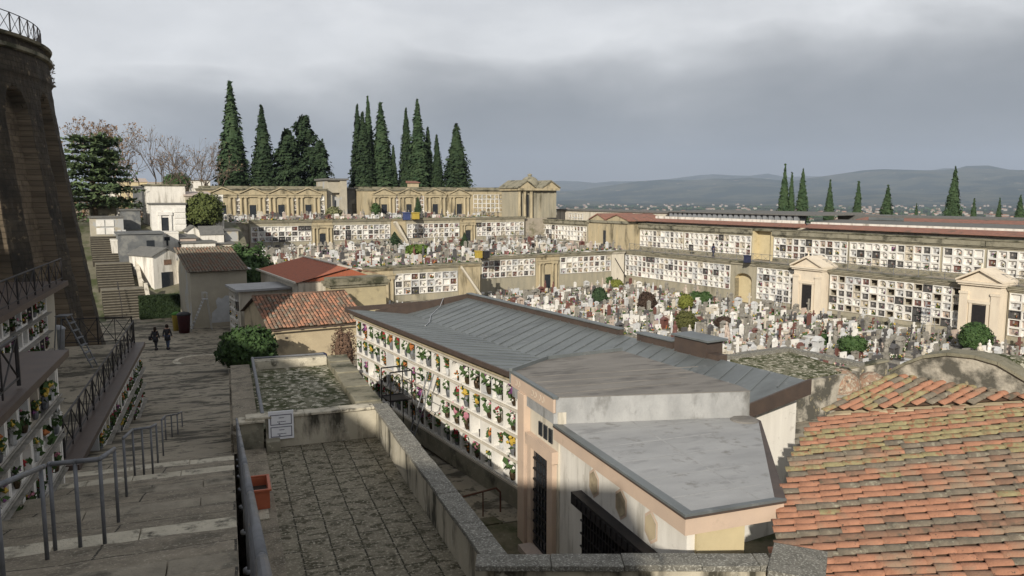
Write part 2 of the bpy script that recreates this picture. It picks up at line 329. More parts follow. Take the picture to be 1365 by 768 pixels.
# ------------------------------------------------------------------ terrain
def terr(x, y):
    d = math.hypot(x - 15, y - 60)
    if d < 175: return -12.05
    k = min(1, (d - 175) / 1300); k = k * k * (3 - 2 * k)
    z = -12.05 - 52 * k
    if d > 1500: z += 5 * noise.noise((x / 900, y / 900, 0))
    if d > 6500:
        k2 = min(1, (d - 6500) / 5000); k2 = k2 * k2 * (3 - 2 * k2)
        ang = math.atan2(x, y)
        base = 175 + 420 * max(-.1, min(1.3, (ang - .10) * 1.1))
        z += k2 * (base + 210 * noise.noise((x / 2200, y / 2200, 3)) + 95 * noise.noise((x / 800, y / 800, 7)) + 30 * noise.noise((x / 280, y / 280, 1))) + 60 * max(0, min(1, (d - 6500) / 600)) * max(0, noise.noise((x / 700, y / 700, 15)))
        if d > 12500: z += min(1, (d - 12500) / 3000) * (90 + 130 * noise.noise((x / 3000, y / 3000, 9)))
    return z
mb = MB(); rings = [0, 60, 120, 174]; rr = 190
while rr < 15600: rings.append(rr); rr *= 1.07
na = 300; vs = []
for r_ in rings:
    for i in range(na):
        t = 2 * math.pi * i / na; x, y = 15 + r_ * math.sin(t), 60 + r_ * math.cos(t); vs.append((x, y, terr(x, y)))
fs = [(k * na + i, k * na + (i + 1) % na, (k + 1) * na + (i + 1) % na, (k + 1) * na + i) for k in range(len(rings) - 1) for i in range(na)]
mb.add(vs, [f[::-1] for f in fs])
landm = pm('farmland_and_woods', (.05, .06, .032), (.09, .085, .05), .004, c3=(.02, .032, .018), s3=.0022, f3=(.44, .54), coord='World', c4=(.24, .20, .13), s4=.006, f4=(.60, .66), rough=1, spec=0)
gr = structure('ground', mb, [earth, landm], 'ground of the cemetery running down to the hazy plain and hills', True)
for p in gr.data.polygons:
    if (p.center - Vector((15, 60, 0))).length > 185: p.material_index = 1
def stepf(tab, s):
    if s <= tab[0][0]: return tab[0][1]
    for (a, za), (b, zb) in zip(tab, tab[1:]):
        if s <= b: return za + (zb - za) * (s - a) / (b - a)
    return tab[-1][1]
PATH = [(16, -5.42), (20, -6.33), (35.5, -9.0), (48, -10.4), (56, -10.9), (95, -11.0)]
ALLEY = [(24, -9.1), (47, -10.5), (56, -10.9), (95, -11.0)]
def pave_z(t, s):
    a, b = stepf(PATH, s), stepf(ALLEY, s)
    k = max(0, min(1, (t - .3) / 4.0)); return a + (b - a) * k
def sheet(name, mat, us, vs_, zf, rz, label=None, smooth=True):
    m = MB(); nu = len(us)
    m.add([(u, v, zf(u, v)) for v in vs_ for u in us], [(j * nu + i, j * nu + i + 1, (j + 1) * nu + i + 1, (j + 1) * nu + i) for j in range(len(vs_) - 1) for i in range(nu - 1)])
    o = structure(name, m, mat, label, smooth); o.rotation_euler[2] = rz; return o
rng = lambda a, b, n: [a + (b - a) * i / n for i in range(n + 1)]
def zp(t, s):
    z = pave_z(t, s) + .03 * noise.noise((t * .6, s * .6, 0))
    if t < -3.8 and s < 36.2: z = -11.5
    return z
sheet('path', pavem, rng(-13.5, -4, 12) + rng(-3.8, 24, 70), rng(19.8, 82, 150), zp, A2, 'sloping patched stone path and small square at the foot of the stairs')
al = MB(); al.prism([(3.75, 4), (16, 4), (16, 19.75), (3.75, 19.75)], -12, -9.1)
al.prism([(3.95, 19.76), (7.0, 19.76), (5.6, 27), (4.2, 34), (3.95, 34)], -12, [-9.07, -9.07, -9.3, -9.72, -9.72])
o = structure('alley', al, alleym, 'mossy alley floor below the terrace parapet'); o.rotation_euler[2] = A2
# hillside with the chapels, rising behind the square
def hill_z(a, b):
    if b < 78: return -10.97
    z = -10.97 + 7.5 * max(0, min(1, (b - 79) / 20.5))
    if b > 97: z += min(1.2, (b - 97) * .03)
    if a > 11: z -= max(0, min(1, (a - 11) / 6)) * max(0, min(1, (96 - b) / 8)) * min(6, z + 11) * .55
    if b > 165: z -= (b - 165) * .3
    return z
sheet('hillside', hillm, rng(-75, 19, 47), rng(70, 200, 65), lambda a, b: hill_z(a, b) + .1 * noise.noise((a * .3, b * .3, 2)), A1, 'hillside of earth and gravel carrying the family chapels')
def slab(name, poly, z0, z1, mat, label, fn=W):
    m = MB(); m.prism([tuple(fn(*p))[:2] for p in poly], z0, z1); return structure(name, m, mat, label)
slab('middle_terrace', [(17, 84.4), (17, 76.6), (39.9, 76.6), (39.9, 84.4), (67.3, 84.4), (67.3, 111.3), (17, 111.3)], -11.9, -7.4, earth, 'gravel ground of the middle burial terrace')
slab('upper_terrace', [(17.5, 111.5), (71.5, 111.5), (71.5, 124), (17.5, 124)], -11.9, -3.6, earth, 'gravel ground of the upper burial terrace')
slab('rear_ground', [(17.5, 126), (96, 126), (96, 172), (17.5, 172)], -11.9, -3.5, earth, 'ground behind the upper row of chapels')
slab('walkway', [(67.4, 8), (71, 8), (71, 111), (67.4, 111)], -11.9, -7.4, earth, 'gravel walkway between the two right-hand niche walls')
slab('service_ground', [(71.8, 2), (120, 2), (120, 125), (71.8, 125)], -11.9, -7.6, earth, 'ground behind the right-hand niche walls')
m = MB(); m.box(-14, -3.75, 16.7, 36, -11.6, -6.15)
o = structure('side_walkway', m, pavem, 'paved level walkway beside the bastion'); o.rotation_euler[2] = A2
# stairs: sloping treads with worn kerbs
NOS = [-1.4, .7, 2.8, 4.9, 7.0, 9.06, 11.2, 13.4, 15.6, 17.8, 19.8]
def stair_z(s): return -1.6 - .235 * s
m = MB(); tl, tr_ = -3.2, .0
zs = []
for a, b in zip(NOS, NOS[1:]):
    z0 = stair_z(a) - .13; z1 = stair_z(b) + 0.0
    n = 6; xs = rng(tl - (0.36 if a > 15 else 0), tr_, 14)
    for k in range(n):
        s0, s1 = a + .34 + (b - a - .34) * k / n, a + .34 + (b - a - .34) * (k + 1) / n
        za, zb = z0 + (z1 - z0) * k / n, z0 + (z1 - z0) * (k + 1) / n
        vs = []
        for s_, zz in ((s0, za), (s1, zb)):
            vs += [(x, s_, zz + .018 * noise.noise((x * 2.1, s_ * 2.1, 0))) for x in xs]
        q = len(xs); m.add(vs, [(i, i + 1, q + i + 1, q + i) for i in range(q - 1)])
    # kerb of several blocks at the head of each tread
    x = tl - (0.36 if a > 15 else 0)
    while x < tr_ - .05:
        x2 = min(tr_, x + .75 + R.random() * .8); dz = R.uniform(-.012, .012)
        if tr_ - x2 < .3: x2 = tr_
        m.box(x + .004, x2 - .004, a - .02 + R.uniform(-.012, .012), a + .335, z0 - .4, stair_z(a) + dz - .005, 1 if a in (9.06, 15.6, 17.8) else 2); x = x2
o = structure('stairs', m, [stairm, nosing, kerbd], 'wide worn stone stairs with long sloping treads', bevel=.014); o.rotation_euler[2] = A2
m = MB(); m.prism([(-3.2, -2.6), (0, -2.6), (0, 19.8), (-3.2, 19.8)], -12, [stair_z(-2.6) - .75, stair_z(-2.6) - .75, stair_z(19.8) - .75, stair_z(19.8) - .75])
o = structure('stair_footing', m, parapetm, 'masonry body under the stairs'); o.rotation_euler[2] = A2
m = MB(); m.prism([(-30, -13), (8, -13), (8, -2.6), (-30, -2.6)], -12, -1.05)
o = structure('upper_landing', m, stairm, 'paved landing at the head of the stairs'); o.rotation_euler[2] = A2
# ------------------------------------------------------------------ niches and niche walls
FLK = list(fl)
def flowers(mb, c, r, base, keys, rnd, n=5, leafm=None, sq=1.0):
    for i in range(n):
        p = Vector(c) + Vector((rnd.uniform(-r, r), rnd.uniform(-r * .7, r * .3), rnd.uniform(-r * .8, r)))
        mb.blob(p, r * rnd.uniform(.28, .5), base + FLK.index(rnd.choice(keys)), rnd, sq)
    if leafm is not None:
        for i in range(n): mb.leaf(Vector(c) + Vector((rnd.uniform(-r, r), rnd.uniform(-r, .2 * r), rnd.uniform(-r, r * .7))), r * .8, rnd, leafm)
NM = [marble, marble_g, marble_p, granite, photo_m, bronze, leafg, darkvoid, travert, granite_r] + [fl[k] for k in FLK]
FB = 10
def niche_mesh(name, w, h, fm, panel, style, rnd, fb=.07, fine=False, dp=.0):
    mb = MB(); d = -.10 if not dp else -.05; D = .13 + dp
    ow = w - .012; oh = h - .012; x0, z0 = .006, .006
    mb.box(x0, x0 + fb, d, D, z0, z0 + oh, fm); mb.box(x0 + ow - fb, x0 + ow, d, D, z0, z0 + oh, fm)
    mb.box(x0 + fb, x0 + ow - fb, d + .003, D, z0, z0 + fb, fm); mb.box(x0 + fb, x0 + ow - fb, d + .003, D, z0 + oh - fb, z0 + oh, fm)
    if style == 'empty':                              # an unsold opening: only the raw recess behind
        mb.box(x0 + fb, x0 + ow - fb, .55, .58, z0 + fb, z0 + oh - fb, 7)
        return mb.mesh(name, NM)
    mb.box(x0 + fb, x0 + ow - fb, .085 + dp, D, z0 + fb, z0 + oh - fb, panel)
    if style == 'arch':
        cx, r = w / 2, (ow - 2 * fb) / 2; zt = z0 + oh - fb; zc = zt - r * .75
        for sgn in (-1, 1):
            pts = [(cx + sgn * r, zt), (cx, zt)] + [(cx + sgn * r * math.sin(t), zc + r * .75 * math.cos(t)) for t in (rad(15), rad(35), rad(55), rad(75), rad(90))]
            if sgn < 0: pts = pts[::-1]
            pts = pts[::-1]
            mb.xz(pts, d + .006, .085, fm)
    if style != 'plain':
        px = w * rnd.uniform(.3, .45); pz = h * rnd.uniform(.52, .62)
        mb.box(px - .075, px + .075, .06 + dp, .083 + dp, pz - .10, pz + .11, 4)
        for k in range(2): mb.box(w * .22, w * rnd.uniform(.55, .75), .078 + dp, .084 + dp, h * (.32 - .08 * k), h * (.32 - .08 * k) + .022, 3)
    if style in ('flower', 'arch', 'big', 'dark'):
        vx = w * rnd.uniform(.58, .72); mb.box(vx - .03, vx + .03, -.02, .06, fb, fb + .13, 5)
        k = [rnd.choice(FLK) for _ in range(2)]
        flowers(mb, (vx, .0, h * .36 if style != 'big' else h * .42), .11 if style != 'big' else .19, FB, k, rnd, 4 if style != 'big' else 8, 6)
    if style == 'lamp':
        mb.box(w * .68, w * .74, .0, .06, fb, fb + .16, 5); mb.box(w * .66, w * .76, -.01, .07, fb + .16, fb + .25, 3)
    return mb.mesh(name, NM)
NSETS = {}
def niche_set(w, h, key='std'):
    k = (round(w, 3), round(h, 3), key)
    if k in NSETS: return NSETS[k]
    rnd = random.Random(hash(k[:2]) % 999 + len(key))
    spec = [(0, 0, 'flower'), (0, 0, 'arch'), (0, 0, 'flower'), (0, 1, 'lamp'), (0, 0, 'plain'), (0, 0, 'big'), (1, 1, 'flower'), (0, 3, 'dark'), (8, 8, 'flower'), (3, 3, 'flower'), (0, 3, 'lamp'), (0, 2, 'flower'), (0, 9, 'dark'), (0, 0, 'lamp'), (0, 8, 'arch'), (0, 1, 'big')]
    if key == 'near': spec = [(0, 3, 'plain'), (1, 3, 'plain'), (0, 3, 'lamp'), (0, 9, 'plain'), (0, 1, 'arch'), (0, 1, 'plain'), (0, 9, 'lamp'), (0, 0, 'lamp'), (0, 0, 'arch'), (0, 0, 'plain'), (0, 1, 'lamp'), (0, 0, 'lamp'), (0, 3, 'plain'), (0, 8, 'lamp'), (0, 0, 'plain')]  # dark granite panels here partly stand in for the shaded depth of niches
    ms = [niche_mesh('niche', w, h, f, p, s, rnd, *((.06, False, .2) if key == 'near' else ())) for f, p, s in spec]
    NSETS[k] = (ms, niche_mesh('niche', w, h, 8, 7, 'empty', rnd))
    return NSETS[k]
def add_bay(root, bay, rnd):
    ms, em = niche_set(bay['pw'], bay['ph'], bay.get('key', 'std'))
    cnt = 0
    for r_ in range(bay['nr']):
        for c_ in range(bay['nc']):
            x = bay['x0'] + c_ * bay['pw']; z = bay['zb'] + r_ * bay['ph']
            if bay.get('skip') and bay['skip'](c_, r_): continue
            me = em if (bay.get('empty') and bay['empty'](c_, r_)) else rnd.choice(ms)
            link('niche', me, root, (x, 0, z)); cnt += 1
    return cnt
def wall_body(mb, Lx, H, th, bays, m=0):
    cur = 0
    for b in sorted(bays, key=lambda q: q['x0']):
        x0, x1 = b['x0'], b['x0'] + b['nc'] * b['pw']; zt = b['zb'] + b['nr'] * b['ph']
        if x0 > cur: mb.box(cur, x0, 0, th, 0, H, m)
        mb.box(x0, x1, 0, th, 0, b['zb'], m); mb.box(x0, x1, 0, th, zt, H, m); mb.box(x0, x1, .6 if th > .65 else .36, max(th, .7) if th <= .65 else th, b['zb'], zt, m)
        cur = x1
    if cur < Lx: mb.box(cur, Lx, 0, th, 0, H, m)
def niche_wall(label, loc, rz, Lx, H, th, bays, mat=ochre, cap=mosscap, group=None, cornice=True, name='niche_wall', cat='niche wall', seed=1, plinth=.3):
    root = thing(name, label, cat, loc, rz, group); rnd = random.Random(seed)
    mb = MB(); wall_body(mb, Lx, H, th, bays); mb.build('wall', mat, root)
    if plinth: m = MB(); m.box(.01, Lx - .01, -.07, -.003, 0, plinth); m.build('plinth', greystone, root)
    if cornice:
        m = MB(); ck = 0 if H > 3.2 or not bays else .34; m.box(-.03, Lx + .03, -.14, th + .06, H + .003, H + .13); m.box(-.06, Lx + .06, -.26, th + .1, H + .133, H + .26 + ck); m.build('cornice', greystone if ck else mat, root); H += ck
        m = MB(); n = max(2, int(Lx / 1.3))
        for i in range(n):
            x0 = -.1 + (Lx + .2) * i / n; x1 = -.1 + (Lx + .2) * (i + 1) / n
            m.box(x0 + .006, x1 - .006, -.34 + R.uniform(-.02, .02), th + .14, H + .263, H + .38 + R.uniform(-.02, .025))
        m.build('coping', cap, root)
    for b in bays: add_bay(root, b, rnd)
    return root
def bay(x0, nc, nr, zb, pw, ph, **k): return dict(x0=x0, nc=nc, nr=nr, zb=zb, pw=pw, ph=ph, **k)
# front of a small temple: half columns, door, pediment; x = centre, local z from 0
def temple_front(root, x, wd, H, y, mat, ped=True, cols=4, door_w=.9, door_h=2.1, pedh=.75, doorm=glassd):
    m = MB(); m.box(x - wd / 2, x + wd / 2, y - .26, y - .004, 0, .22); m.build('base_step', mat, root)
    xs = [x - wd * .42, x - wd * .25, x + wd * .25, x + wd * .42] if cols == 4 else [x - wd * .4, x + wd * .4]
    for q in xs:
        m = MB(); r_ = wd * .055; m.box(q - r_ * 1.3, q + r_ * 1.3, y - .25, y - .006, .223, .34)
        m.lathe([(r_ * 1.1, .343), (r_, .5), (r_ * .86, H - .95), (r_ * 1.15, H - .86)], 10, (q, y - .12, 0)); m.box(q - r_ * 1.35, q + r_ * 1.35, y - .25, y - .006, H - .857, H - .75)
        m.build('column', mat, root)
    m = MB(); m.box(x - wd / 2, x + wd / 2, y - .24, y - .005, H - .747, H - .45); m.box(x - wd / 2 - .08, x + wd / 2 + .08, y - .34, y - .007, H - .447, H - .3); m.build('entablature', mat, root)
    if ped:
        m = MB(); a = wd / 2 + .1
        m.xz([(x - a * .8, H - .295), (x + a * .8, H - .295), (x, H - .295 + pedh * .78)], y - .16, y + .5, 0)
        for sg in (-1, 1):
            p = [(x + sg * a, H - .297), (x + sg * a, H - .16), (x, H - .297 + pedh + .14), (x, H - .297 + pedh)]
            m.xz(p if sg < 0 else p[::-1], y - .36, y + .55, 0)
        m.build('pediment', [mat], root)
    d = MB(); d.box(x - door_w / 2, x + door_w / 2, y - .03, y - .008, .225, door_h); od = d.build('door', doorm, root)
    f = MB()
    for sx_ in (-1, 1): f.box(x + sx_ * (door_w / 2 + .08) - .07, x + sx_ * (door_w / 2 + .08) + .07, y - .09, y - .009, .226, door_h + .12)
    f.box(x - door_w / 2 - .009, x + door_w / 2 + .009, y - .088, y - .01, door_h + .003, door_h + .12); f.build('door_frame', mat, od)
# ------------------------------------------------------------------ bouquets
def bouquet_parts(keys, rnd, size=1.0, vase=True):
    m = MB(); r_ = .13 * size
    n = rnd.choice([9, 13, 17])
    for i in range(n):
        a = rnd.random() * 6.28; q = rnd.random() ** .8 * r_ * .85
        m.blob((q * math.cos(a), q * math.sin(a) * .6 - .02, .27 * size + rnd.uniform(-.08, .12) * size), rnd.uniform(.02, .04) * size, FLK.index(rnd.choice(keys)), rnd)
    m.lathe([(.012 * size, .13 * size), (.05 * size, .22 * size), (.05 * size, .28 * size), (.02 * size, .33 * size)], 6, (0, -.02, 0), FLK.index(keys[-1]))
    me = m.mesh('blooms', [fl[k] for k in FLK])
    g_ = MB()
    for i in range(22): g_.leaf((rnd.uniform(-r_, r_), rnd.uniform(-r_ * .6, r_ * .3), rnd.uniform(.12, .36) * size), .085 * size, rnd)
    mg = g_.mesh('leaves', leafg)
    v = MB(); v.lathe([(.035, 0), (.05, .04), (.06, .1), (.045, .17), (.055, .2)], 8)
    return me, mg, v.mesh('vase', rnd.choice([bronze, marble_g, galv]))
BQ = []
BQN = [('red', 'red'), ('red', 'white'), ('pink', 'white'), ('yellow', 'yellow'), ('orange', 'yellow'), ('pink', 'purple'), ('white', 'white'), ('orange', 'red'), ('purple', 'white'), ('yellow', 'white'), ('pink', 'pink'), ('cream', 'orange')]
for k in BQN: BQ.append((k, bouquet_parts(list(k), R)))
def bouquet(i, loc, rz, size, label, group):
    k, (a, b_, v) = BQ[i]
    t = thing('bouquet', label, 'flowers', loc, rz, group); t.scale = (size,) * 3
    link('blooms', a, t); link('leaves', b_, t); link('vase', v, t)
    return t
def bqname(i):
    a, b_ = BQN[i][:2]; return a if a == b_ else a + ' and ' + b_
def bouquets_on(root_loc, rz, bays, place, group, rnd, prob=.7, size=(.9, 1.25), maxn=60, yoff=-.08):
    used = {}; lst = []
    for b in bays:
        for r_ in range(b['nr']):
            for c_ in range(b['nc']):
                if b.get('skip') and b['skip'](c_, r_): continue
                if rnd.random() > prob: continue
                x = b['x0'] + (c_ + rnd.uniform(.35, .65)) * b['pw']; z = b['zb'] + r_ * b['ph'] + .08
                lst.append((r_, x, z, rnd.randrange(len(BQN))))
    rnd.shuffle(lst); lst = lst[:maxn]
    lst.sort(key=lambda q: (q[0], q[1]))
    Mx = Matrix.Rotation(rz, 4, 'Z')
    rows = sorted({q[0] for q in lst}); cnts = {}
    for r_, x, z, i in lst: cnts[(r_, i)] = cnts.get((r_, i), 0) + 1
    for r_, x, z, i in lst:
        p = Vector(root_loc) + Mx @ Vector((x, yoff, z))
        key = (r_, i); used[key] = used.get(key, 0) + 1
        rown = {0: 'bottom'}.get(r_, 'top' if r_ == rows[-1] else ordn(r_)+' lowest')
        o_ = '' if cnts[key] == 1 else ordn(used[key] - 1) + ' from left in '
        bouquet(i, p, rz + rnd.uniform(-.4, .4), rnd.uniform(*size), '%s flowers, %s%s row of %s' % (bqname(i), o_ or 'in ', rown, place), group)
# ------------------------------------------------------------------ roof terrace in the foreground
def at_t(px, t, z=-8):                                  # s of a point on plane t = const seen at px
    return solve(lambda s: S(t, s, z), px, 6, 60)
ter = thing('roof_terrace', 'mossy slab roof terrace with stained parapet and lichen coping beside the stairs', 'terrace', (0, 0, -6.3), A2)
m = MB(); m.box(.17, 3.56, 6, 20, -5.6, 0); m.build('floor', moss_floor, ter)
m = MB(); m.box(.172, .75, 6, 19.9, .002, .05); m.box(.172, .6, 15.3, 17.2, .052, .085, 1); m.build('planter_strip', [stairm, nosing], ter, bevel=.01)
m = MB(); m.box(3.56, 3.86, 10.6, 20.3, -2.85, .73); m.build('parapet_wall', parapetm, ter)
m = MB()
x = 10.55
while x < 20.25:
    x2 = min(20.3, x + R.uniform(.9, 1.3)); m.box(3.51 + R.uniform(-.008, .008), 3.91 + R.uniform(-.008, .008), x + .003, x2 - .003, .733, .815 + R.uniform(-.006, .006)); x = x2
m.build('coping', lichen, ter, bevel=.012)
m = MB(); m.box(.78, 3.557, 20, 20.28, -5, .76); m.build('parapet_wall', parapetm, ter)
m = MB()
x = .3
while x < 3.45:
    x2 = min(3.507, x + R.uniform(.6, .9)); m.box(x + .003, x2 - .003, 19.94 + R.uniform(-.01, .01), 20.36, .763, .83 + R.uniform(-.006, .006)); x = x2
m.build('coping', nosing, ter, bevel=.012)
m = MB(); m.box(.18, .72, 19.93, 20.29, -5, .70); m.box(.13, .757, 19.88, 20.37, .703, .765, 1); m.build('pillar', [greystone, nosing], ter, bevel=.012)
m = MB(); m.box(.76, 1.1, 19.62, 19.97, .003, .27); m.build('stone_block', greystone, ter, bevel=.015)
# far half: mossy roof bed with copings and a low ledge along the path
m = MB(); m.box(.17, 3.9, 20.3, 27.9, -6, .42); m.build('roof_bed', moss_roof, ter)
m = MB()
x = 20.38
while x < 27.8:
    x2 = min(27.9, x + R.uniform(.6, 1.1)); m.box(3.2 + R.uniform(-.02, .02), 3.93 + R.uniform(-.02, .02), x + .004, x2 - .004, .423, .66 + R.uniform(-.03, .03)); x = x2
m.build('side_coping', mosscap, ter, bevel=.02)
m = MB(); m.box(.75, 3.19, 27.5, 27.9, .423, .72); m.build('end_coping', nosing, ter, bevel=.012)
m = MB(); m.box(.0, .62, 20.38, 27.9, .423, .56); m.box(-.06, .168, 20.1, 27.9, -6, .42); m.build('ledge', stairm, ter, bevel=.015)
m = MB(); m.tube((.72, 20.3, .80), (.72, 27.7, .80), .05, n=8); m.tube((.72, 27.68, .80), (3.1, 27.68, .80), .035, n=8)
for s in (20.6, 24, 27.6): m.tube((.72, s, .42), (.72, s, .8), .03)
m.build('kerb_rail', galv, ter)
sg = thing('notice_board', 'white double notice sheet with two dark framed panels on the terrace wall', 'sign', S(1.14, 19.965, -6.02), A2)
m = MB(); m.box(-.30, .31, -.02, .02, -.06, .66); m.build('board', whitep, sg)
for k in (0, 1):
    z0 = .0 + .31 * k; m = MB()
    m.box(-.255, .265, -.024, -.0205, z0, z0 + .02); m.box(-.255, .265, -.024, -.0205, z0 + .245, z0 + .265); m.box(-.255, -.235, -.024, -.0205, z0 + .02, z0 + .245); m.box(.245, .265, -.024, -.0205, z0 + .02, z0 + .245)
    for j, (a, b_) in enumerate(((-.05, .08), (-.09, .12))):
        x = a
        while x < b_:
            w_ = R.uniform(.012, .03); m.box(x, min(b_, x + w_), -.0235, -.0205, z0 + .17 - .1 * j, z0 + .19 - .1 * j); x += w_ + .007
    m.box(-.06, -.02, -.0235, -.0205, z0 + .032, z0 + .055)
    m.build('printed_panel', inkm, sg)
pot = thing('planter_box', 'empty square terracotta plastic planter on the strip behind the stair rail', 'planter', S(.44, 16.2, -6.25) + Vector((0, 0, .04)), A2)
m = MB(); m.box(-.2, .2, -.43, -.4, 0, .36); m.box(-.2, .2, .4, .43, 0, .36); m.box(-.2, -.17, -.4, .4, 0, .36); m.box(.17, .2, -.4, .4, 0, .36); m.box(-.17, .17, -.4, .4, 0, .04)
m.build('box', terra, pot, bevel=.006)
m = MB(); m.box(-.235, .235, -.46, -.405, .363, .41); m.box(-.235, .235, .405, .46, .363, .41); m.box(-.235, -.175, -.405, .405, .363, .41); m.box(.175, .235, -.405, .405, .363, .41); m.build('rim', terra, pot, bevel=.006)
m = MB(); m.box(-.168, .168, -.398, .398, .05, .2); m.build('soil', soil, pot)
# near return of the parapet, along x, and rough pier
pc = S(3.7, 10.7)
bw = thing('boundary_wall', 'low streaked wall with lichen coping closing the foreground above the alley', 'wall', (pc.x - .05, 11.1, -9.1), 0)
m = MB(); m.box(0, 4.15, .04, .3, 0, 3.53); m.build('wall', parapetm, bw)
m = MB(); x = -.28
while x < 4.1:
    x2 = min(4.2, x + R.uniform(.8, 1.3)); m.box(x + .003, x2 - .003, -.03 + R.uniform(-.01, .01), .39 + R.uniform(-.01, .01), 3.533, 3.63 + R.uniform(-.008, .008)); x = x2
m.build('coping', lichen, bw, bevel=.014)
pr = thing('pier', 'rough lichen-spotted concrete pier at the foot of the big tiled roof', 'pier', (pc.x + 4.5, 11.15, -9.1), rad(-24))
m = MB()
prof = [(-.33, -.5), (.36, -.5), (.36, .4), (-.33, .4)]
m.prism(prof, 0, 3.55); m.build('shaft', parapetm, pr); m = MB(); m.prism([(-.37, -.55), (.41, -.55), (.41, .45), (-.37, .45)], 3.553, 3.7); m.build('coping', lichen, pr, bevel=.03)
# ------------------------------------------------------------------ handrails on the stairs
def on_stair(px, py):
    x, y, q = ray(px, py); dd = -math.sin(A2) * x + math.cos(A2) * y
    k = -1.6 / (q + .235 * dd); p = Vector((x * k, y * k, q * k)); return g(A2, p)
def rail_thing(label, runs, h=.95, ext=None, gap=None):
    """runs: list of (t, s) post feet; the rail joins their tops"""
    t0, s0 = runs[0]; z0 = stair_z(s0) - .1
    r_ = thing('handrail', label, 'handrail', (0, 0, 0), 0, 'grey steel handrails on the stairs')
    r_.location = S(t0, s0, z0); org = r_.location.copy()
    tops = []
    for i, (t, s) in enumerate(runs):
        b_ = S(t, s, stair_z(s) - .12) - org; tp = S(t, s, stair_z(s) + h) - org; tops.append(tp)
        m = MB(); m.tube(b_, tp, .021, n=8); m.tube(b_, b_ + Vector((0, 0, .03)), .06, n=8); m.build('post', galv, r_, True)
    if ext: tops = ([S(ext[0], ext[1], stair_z(ext[1]) + h) - org] if ext[2] == 0 else []) + tops + ([S(ext[0], ext[1], stair_z(ext[1]) + h) - org] if ext[2] else [])
    m = MB(); m.path(tops, .026, 10)
    for p in (tops if len(tops) < 8 else tops[1:-1]): m.lathe([(.010, -.027), (.022, -.016), (.027, 0), (.022, .016), (.010, .027)], 10, p)
    m.build('rail', galv, r_, True)
p1 = on_stair(63, 744); t1 = p1[0]
rail_thing('nearest of the left stair handrails, running down beside the flower niches', [(t1, p1[1] - 1.55), p1], ext=(t1, p1[1] + .12, 1))
q2, q4, q5 = on_stair(74, 734), on_stair(140, 725), on_stair(158, 695)
rail_thing('stair handrail stepping right across a kerb, second from the camera', [q2, ((q2[0] + q4[0]) / 2, (q2[1] + q4[1]) / 2), q4, q5])
a, b_, c_, d_ = on_stair(169, 662), on_stair(180, 636), on_stair(204, 631), on_stair(211, 622)
rail_thing('stair handrail stepping right halfway down the stairs, third from the camera', [a, b_, ((b_[0] + c_[0]) / 2, (b_[1] + c_[1]) / 2), c_, d_])
a, b_, c_, d_ = on_stair(218, 609), on_stair(222, 597), on_stair(238, 592), on_stair(244, 586)
rail_thing('small far stair handrail at the foot of the stairs', [a, b_, ((b_[0] + c_[0]) / 2, (b_[1] + c_[1]) / 2), c_, d_])
rr_ = [(.09, s) for s in (1.2, 3.2, 5.2, 7.2, 9.2, 11.2, 13.2, 15.2, 17.2, 18.8)]
rail_thing('long steel handrail down the right side of the stairs above the terrace', rr_, h=.88)
# ------------------------------------------------------------------ niche columbaria on the left (facing the stairs)
RL = A2 + math.pi / 2
def lwall(t, s, z): return S(t, s, z)
T1 = bay(.3, 18, 3, .42, .73, .68)
t1w = niche_wall('left flower-filled niche wall with white marble frames rising beside the stairs', lwall(-3.2, 3.1, -5.6), RL, 13.5, 2.55, 1.2, [T1], plast_grey, group='columbarium walls left of the stairs', cornice=False, seed=3, plinth=0)
m = MB(); m.box(-.1, 13.7, -.3, 1.22, 2.553, 2.68); m.build('roof_slab', zincb, t1w)
m = MB(); m.box(13.503, 13.62, -.1, .2, -.4, 2.55); m.build('end_post', marble, t1w)
for k in range(3):
    m = MB(); m.tube((.2, -.16, .5 + .68 * k), (13.5, -.16, .5 + .68 * k), .02); m.box(.2, 13.5, -.2, -.06, .40 + .68 * k, .42 + .68 * k); m.build('flower_shelf', oldstone, t1w)
T2 = bay(.4, 27, 4, .12, .74, .66)
t2w = niche_wall('rear left niche wall under the bastion, with flower shelves and a dark roof edge', lwall(-6.1, 12.4, -6.15), RL, 20.8, 2.8, 1.4, [dict(T2, nc=25)], plast_grey, group='columbarium walls left of the stairs', cornice=False, seed=4, plinth=0)
m = MB(); m.box(-.1, 21.1, -.45, 1.8, 2.803, 2.98); m.build('roof_slab', zincb, t2w)
for k in range(4):
    m = MB(); m.box(.4, 18.9, -.26, -.06, .09 + .66 * k, .12 + .66 * k); m.build('flower_shelf', oldstone, t2w)
def sw_skip(c_, r_):
    s = 20.3 + c_ * .72; return -9.15 + r_ * .68 < stepf(PATH, s) - .25
SW = bay(.3, 20, 4, .1, .72, .68, skip=sw_skip)
sww = niche_wall('sunken niche wall full of flowers below the side walkway railing', lwall(-3.55, 20.1, -9.25), RL, 15.6, 3.0, .2, [SW], plast_grey, group='columbarium walls left of the stairs', cornice=False, seed=5, plinth=0)
m = MB(); m.box(-.5, 15.7, -.22, .35, 3.003, 3.16); m.build('coping', zincb, sww)
for k in range(1, 4):
    m = MB(); m.box(2.5 + (3 - k) * 0 if k == 3 else (6 if k == 2 else 10), 15.5, -.22, -.06, .07 + .68 * k, .1 + .68 * k); m.build('flower_shelf', oldstone, sww)
bouquets_on(lwall(-3.2, 3.1, -5.6), RL, [dict(T1, x0=.3 + 6 * .73, nc=12)], 'wall beside stairs', 'bouquets on the left niche walls', random.Random(1), .8, (.85, 1.35), 34)
bouquets_on(lwall(-6.1, 12.4, -6.15), RL, [dict(T2, x0=.4 + 9 * .74, nc=16)], 'rear wall under bastion', 'bouquets on the left niche walls', random.Random(2), .7, (.85, 1.3), 40)
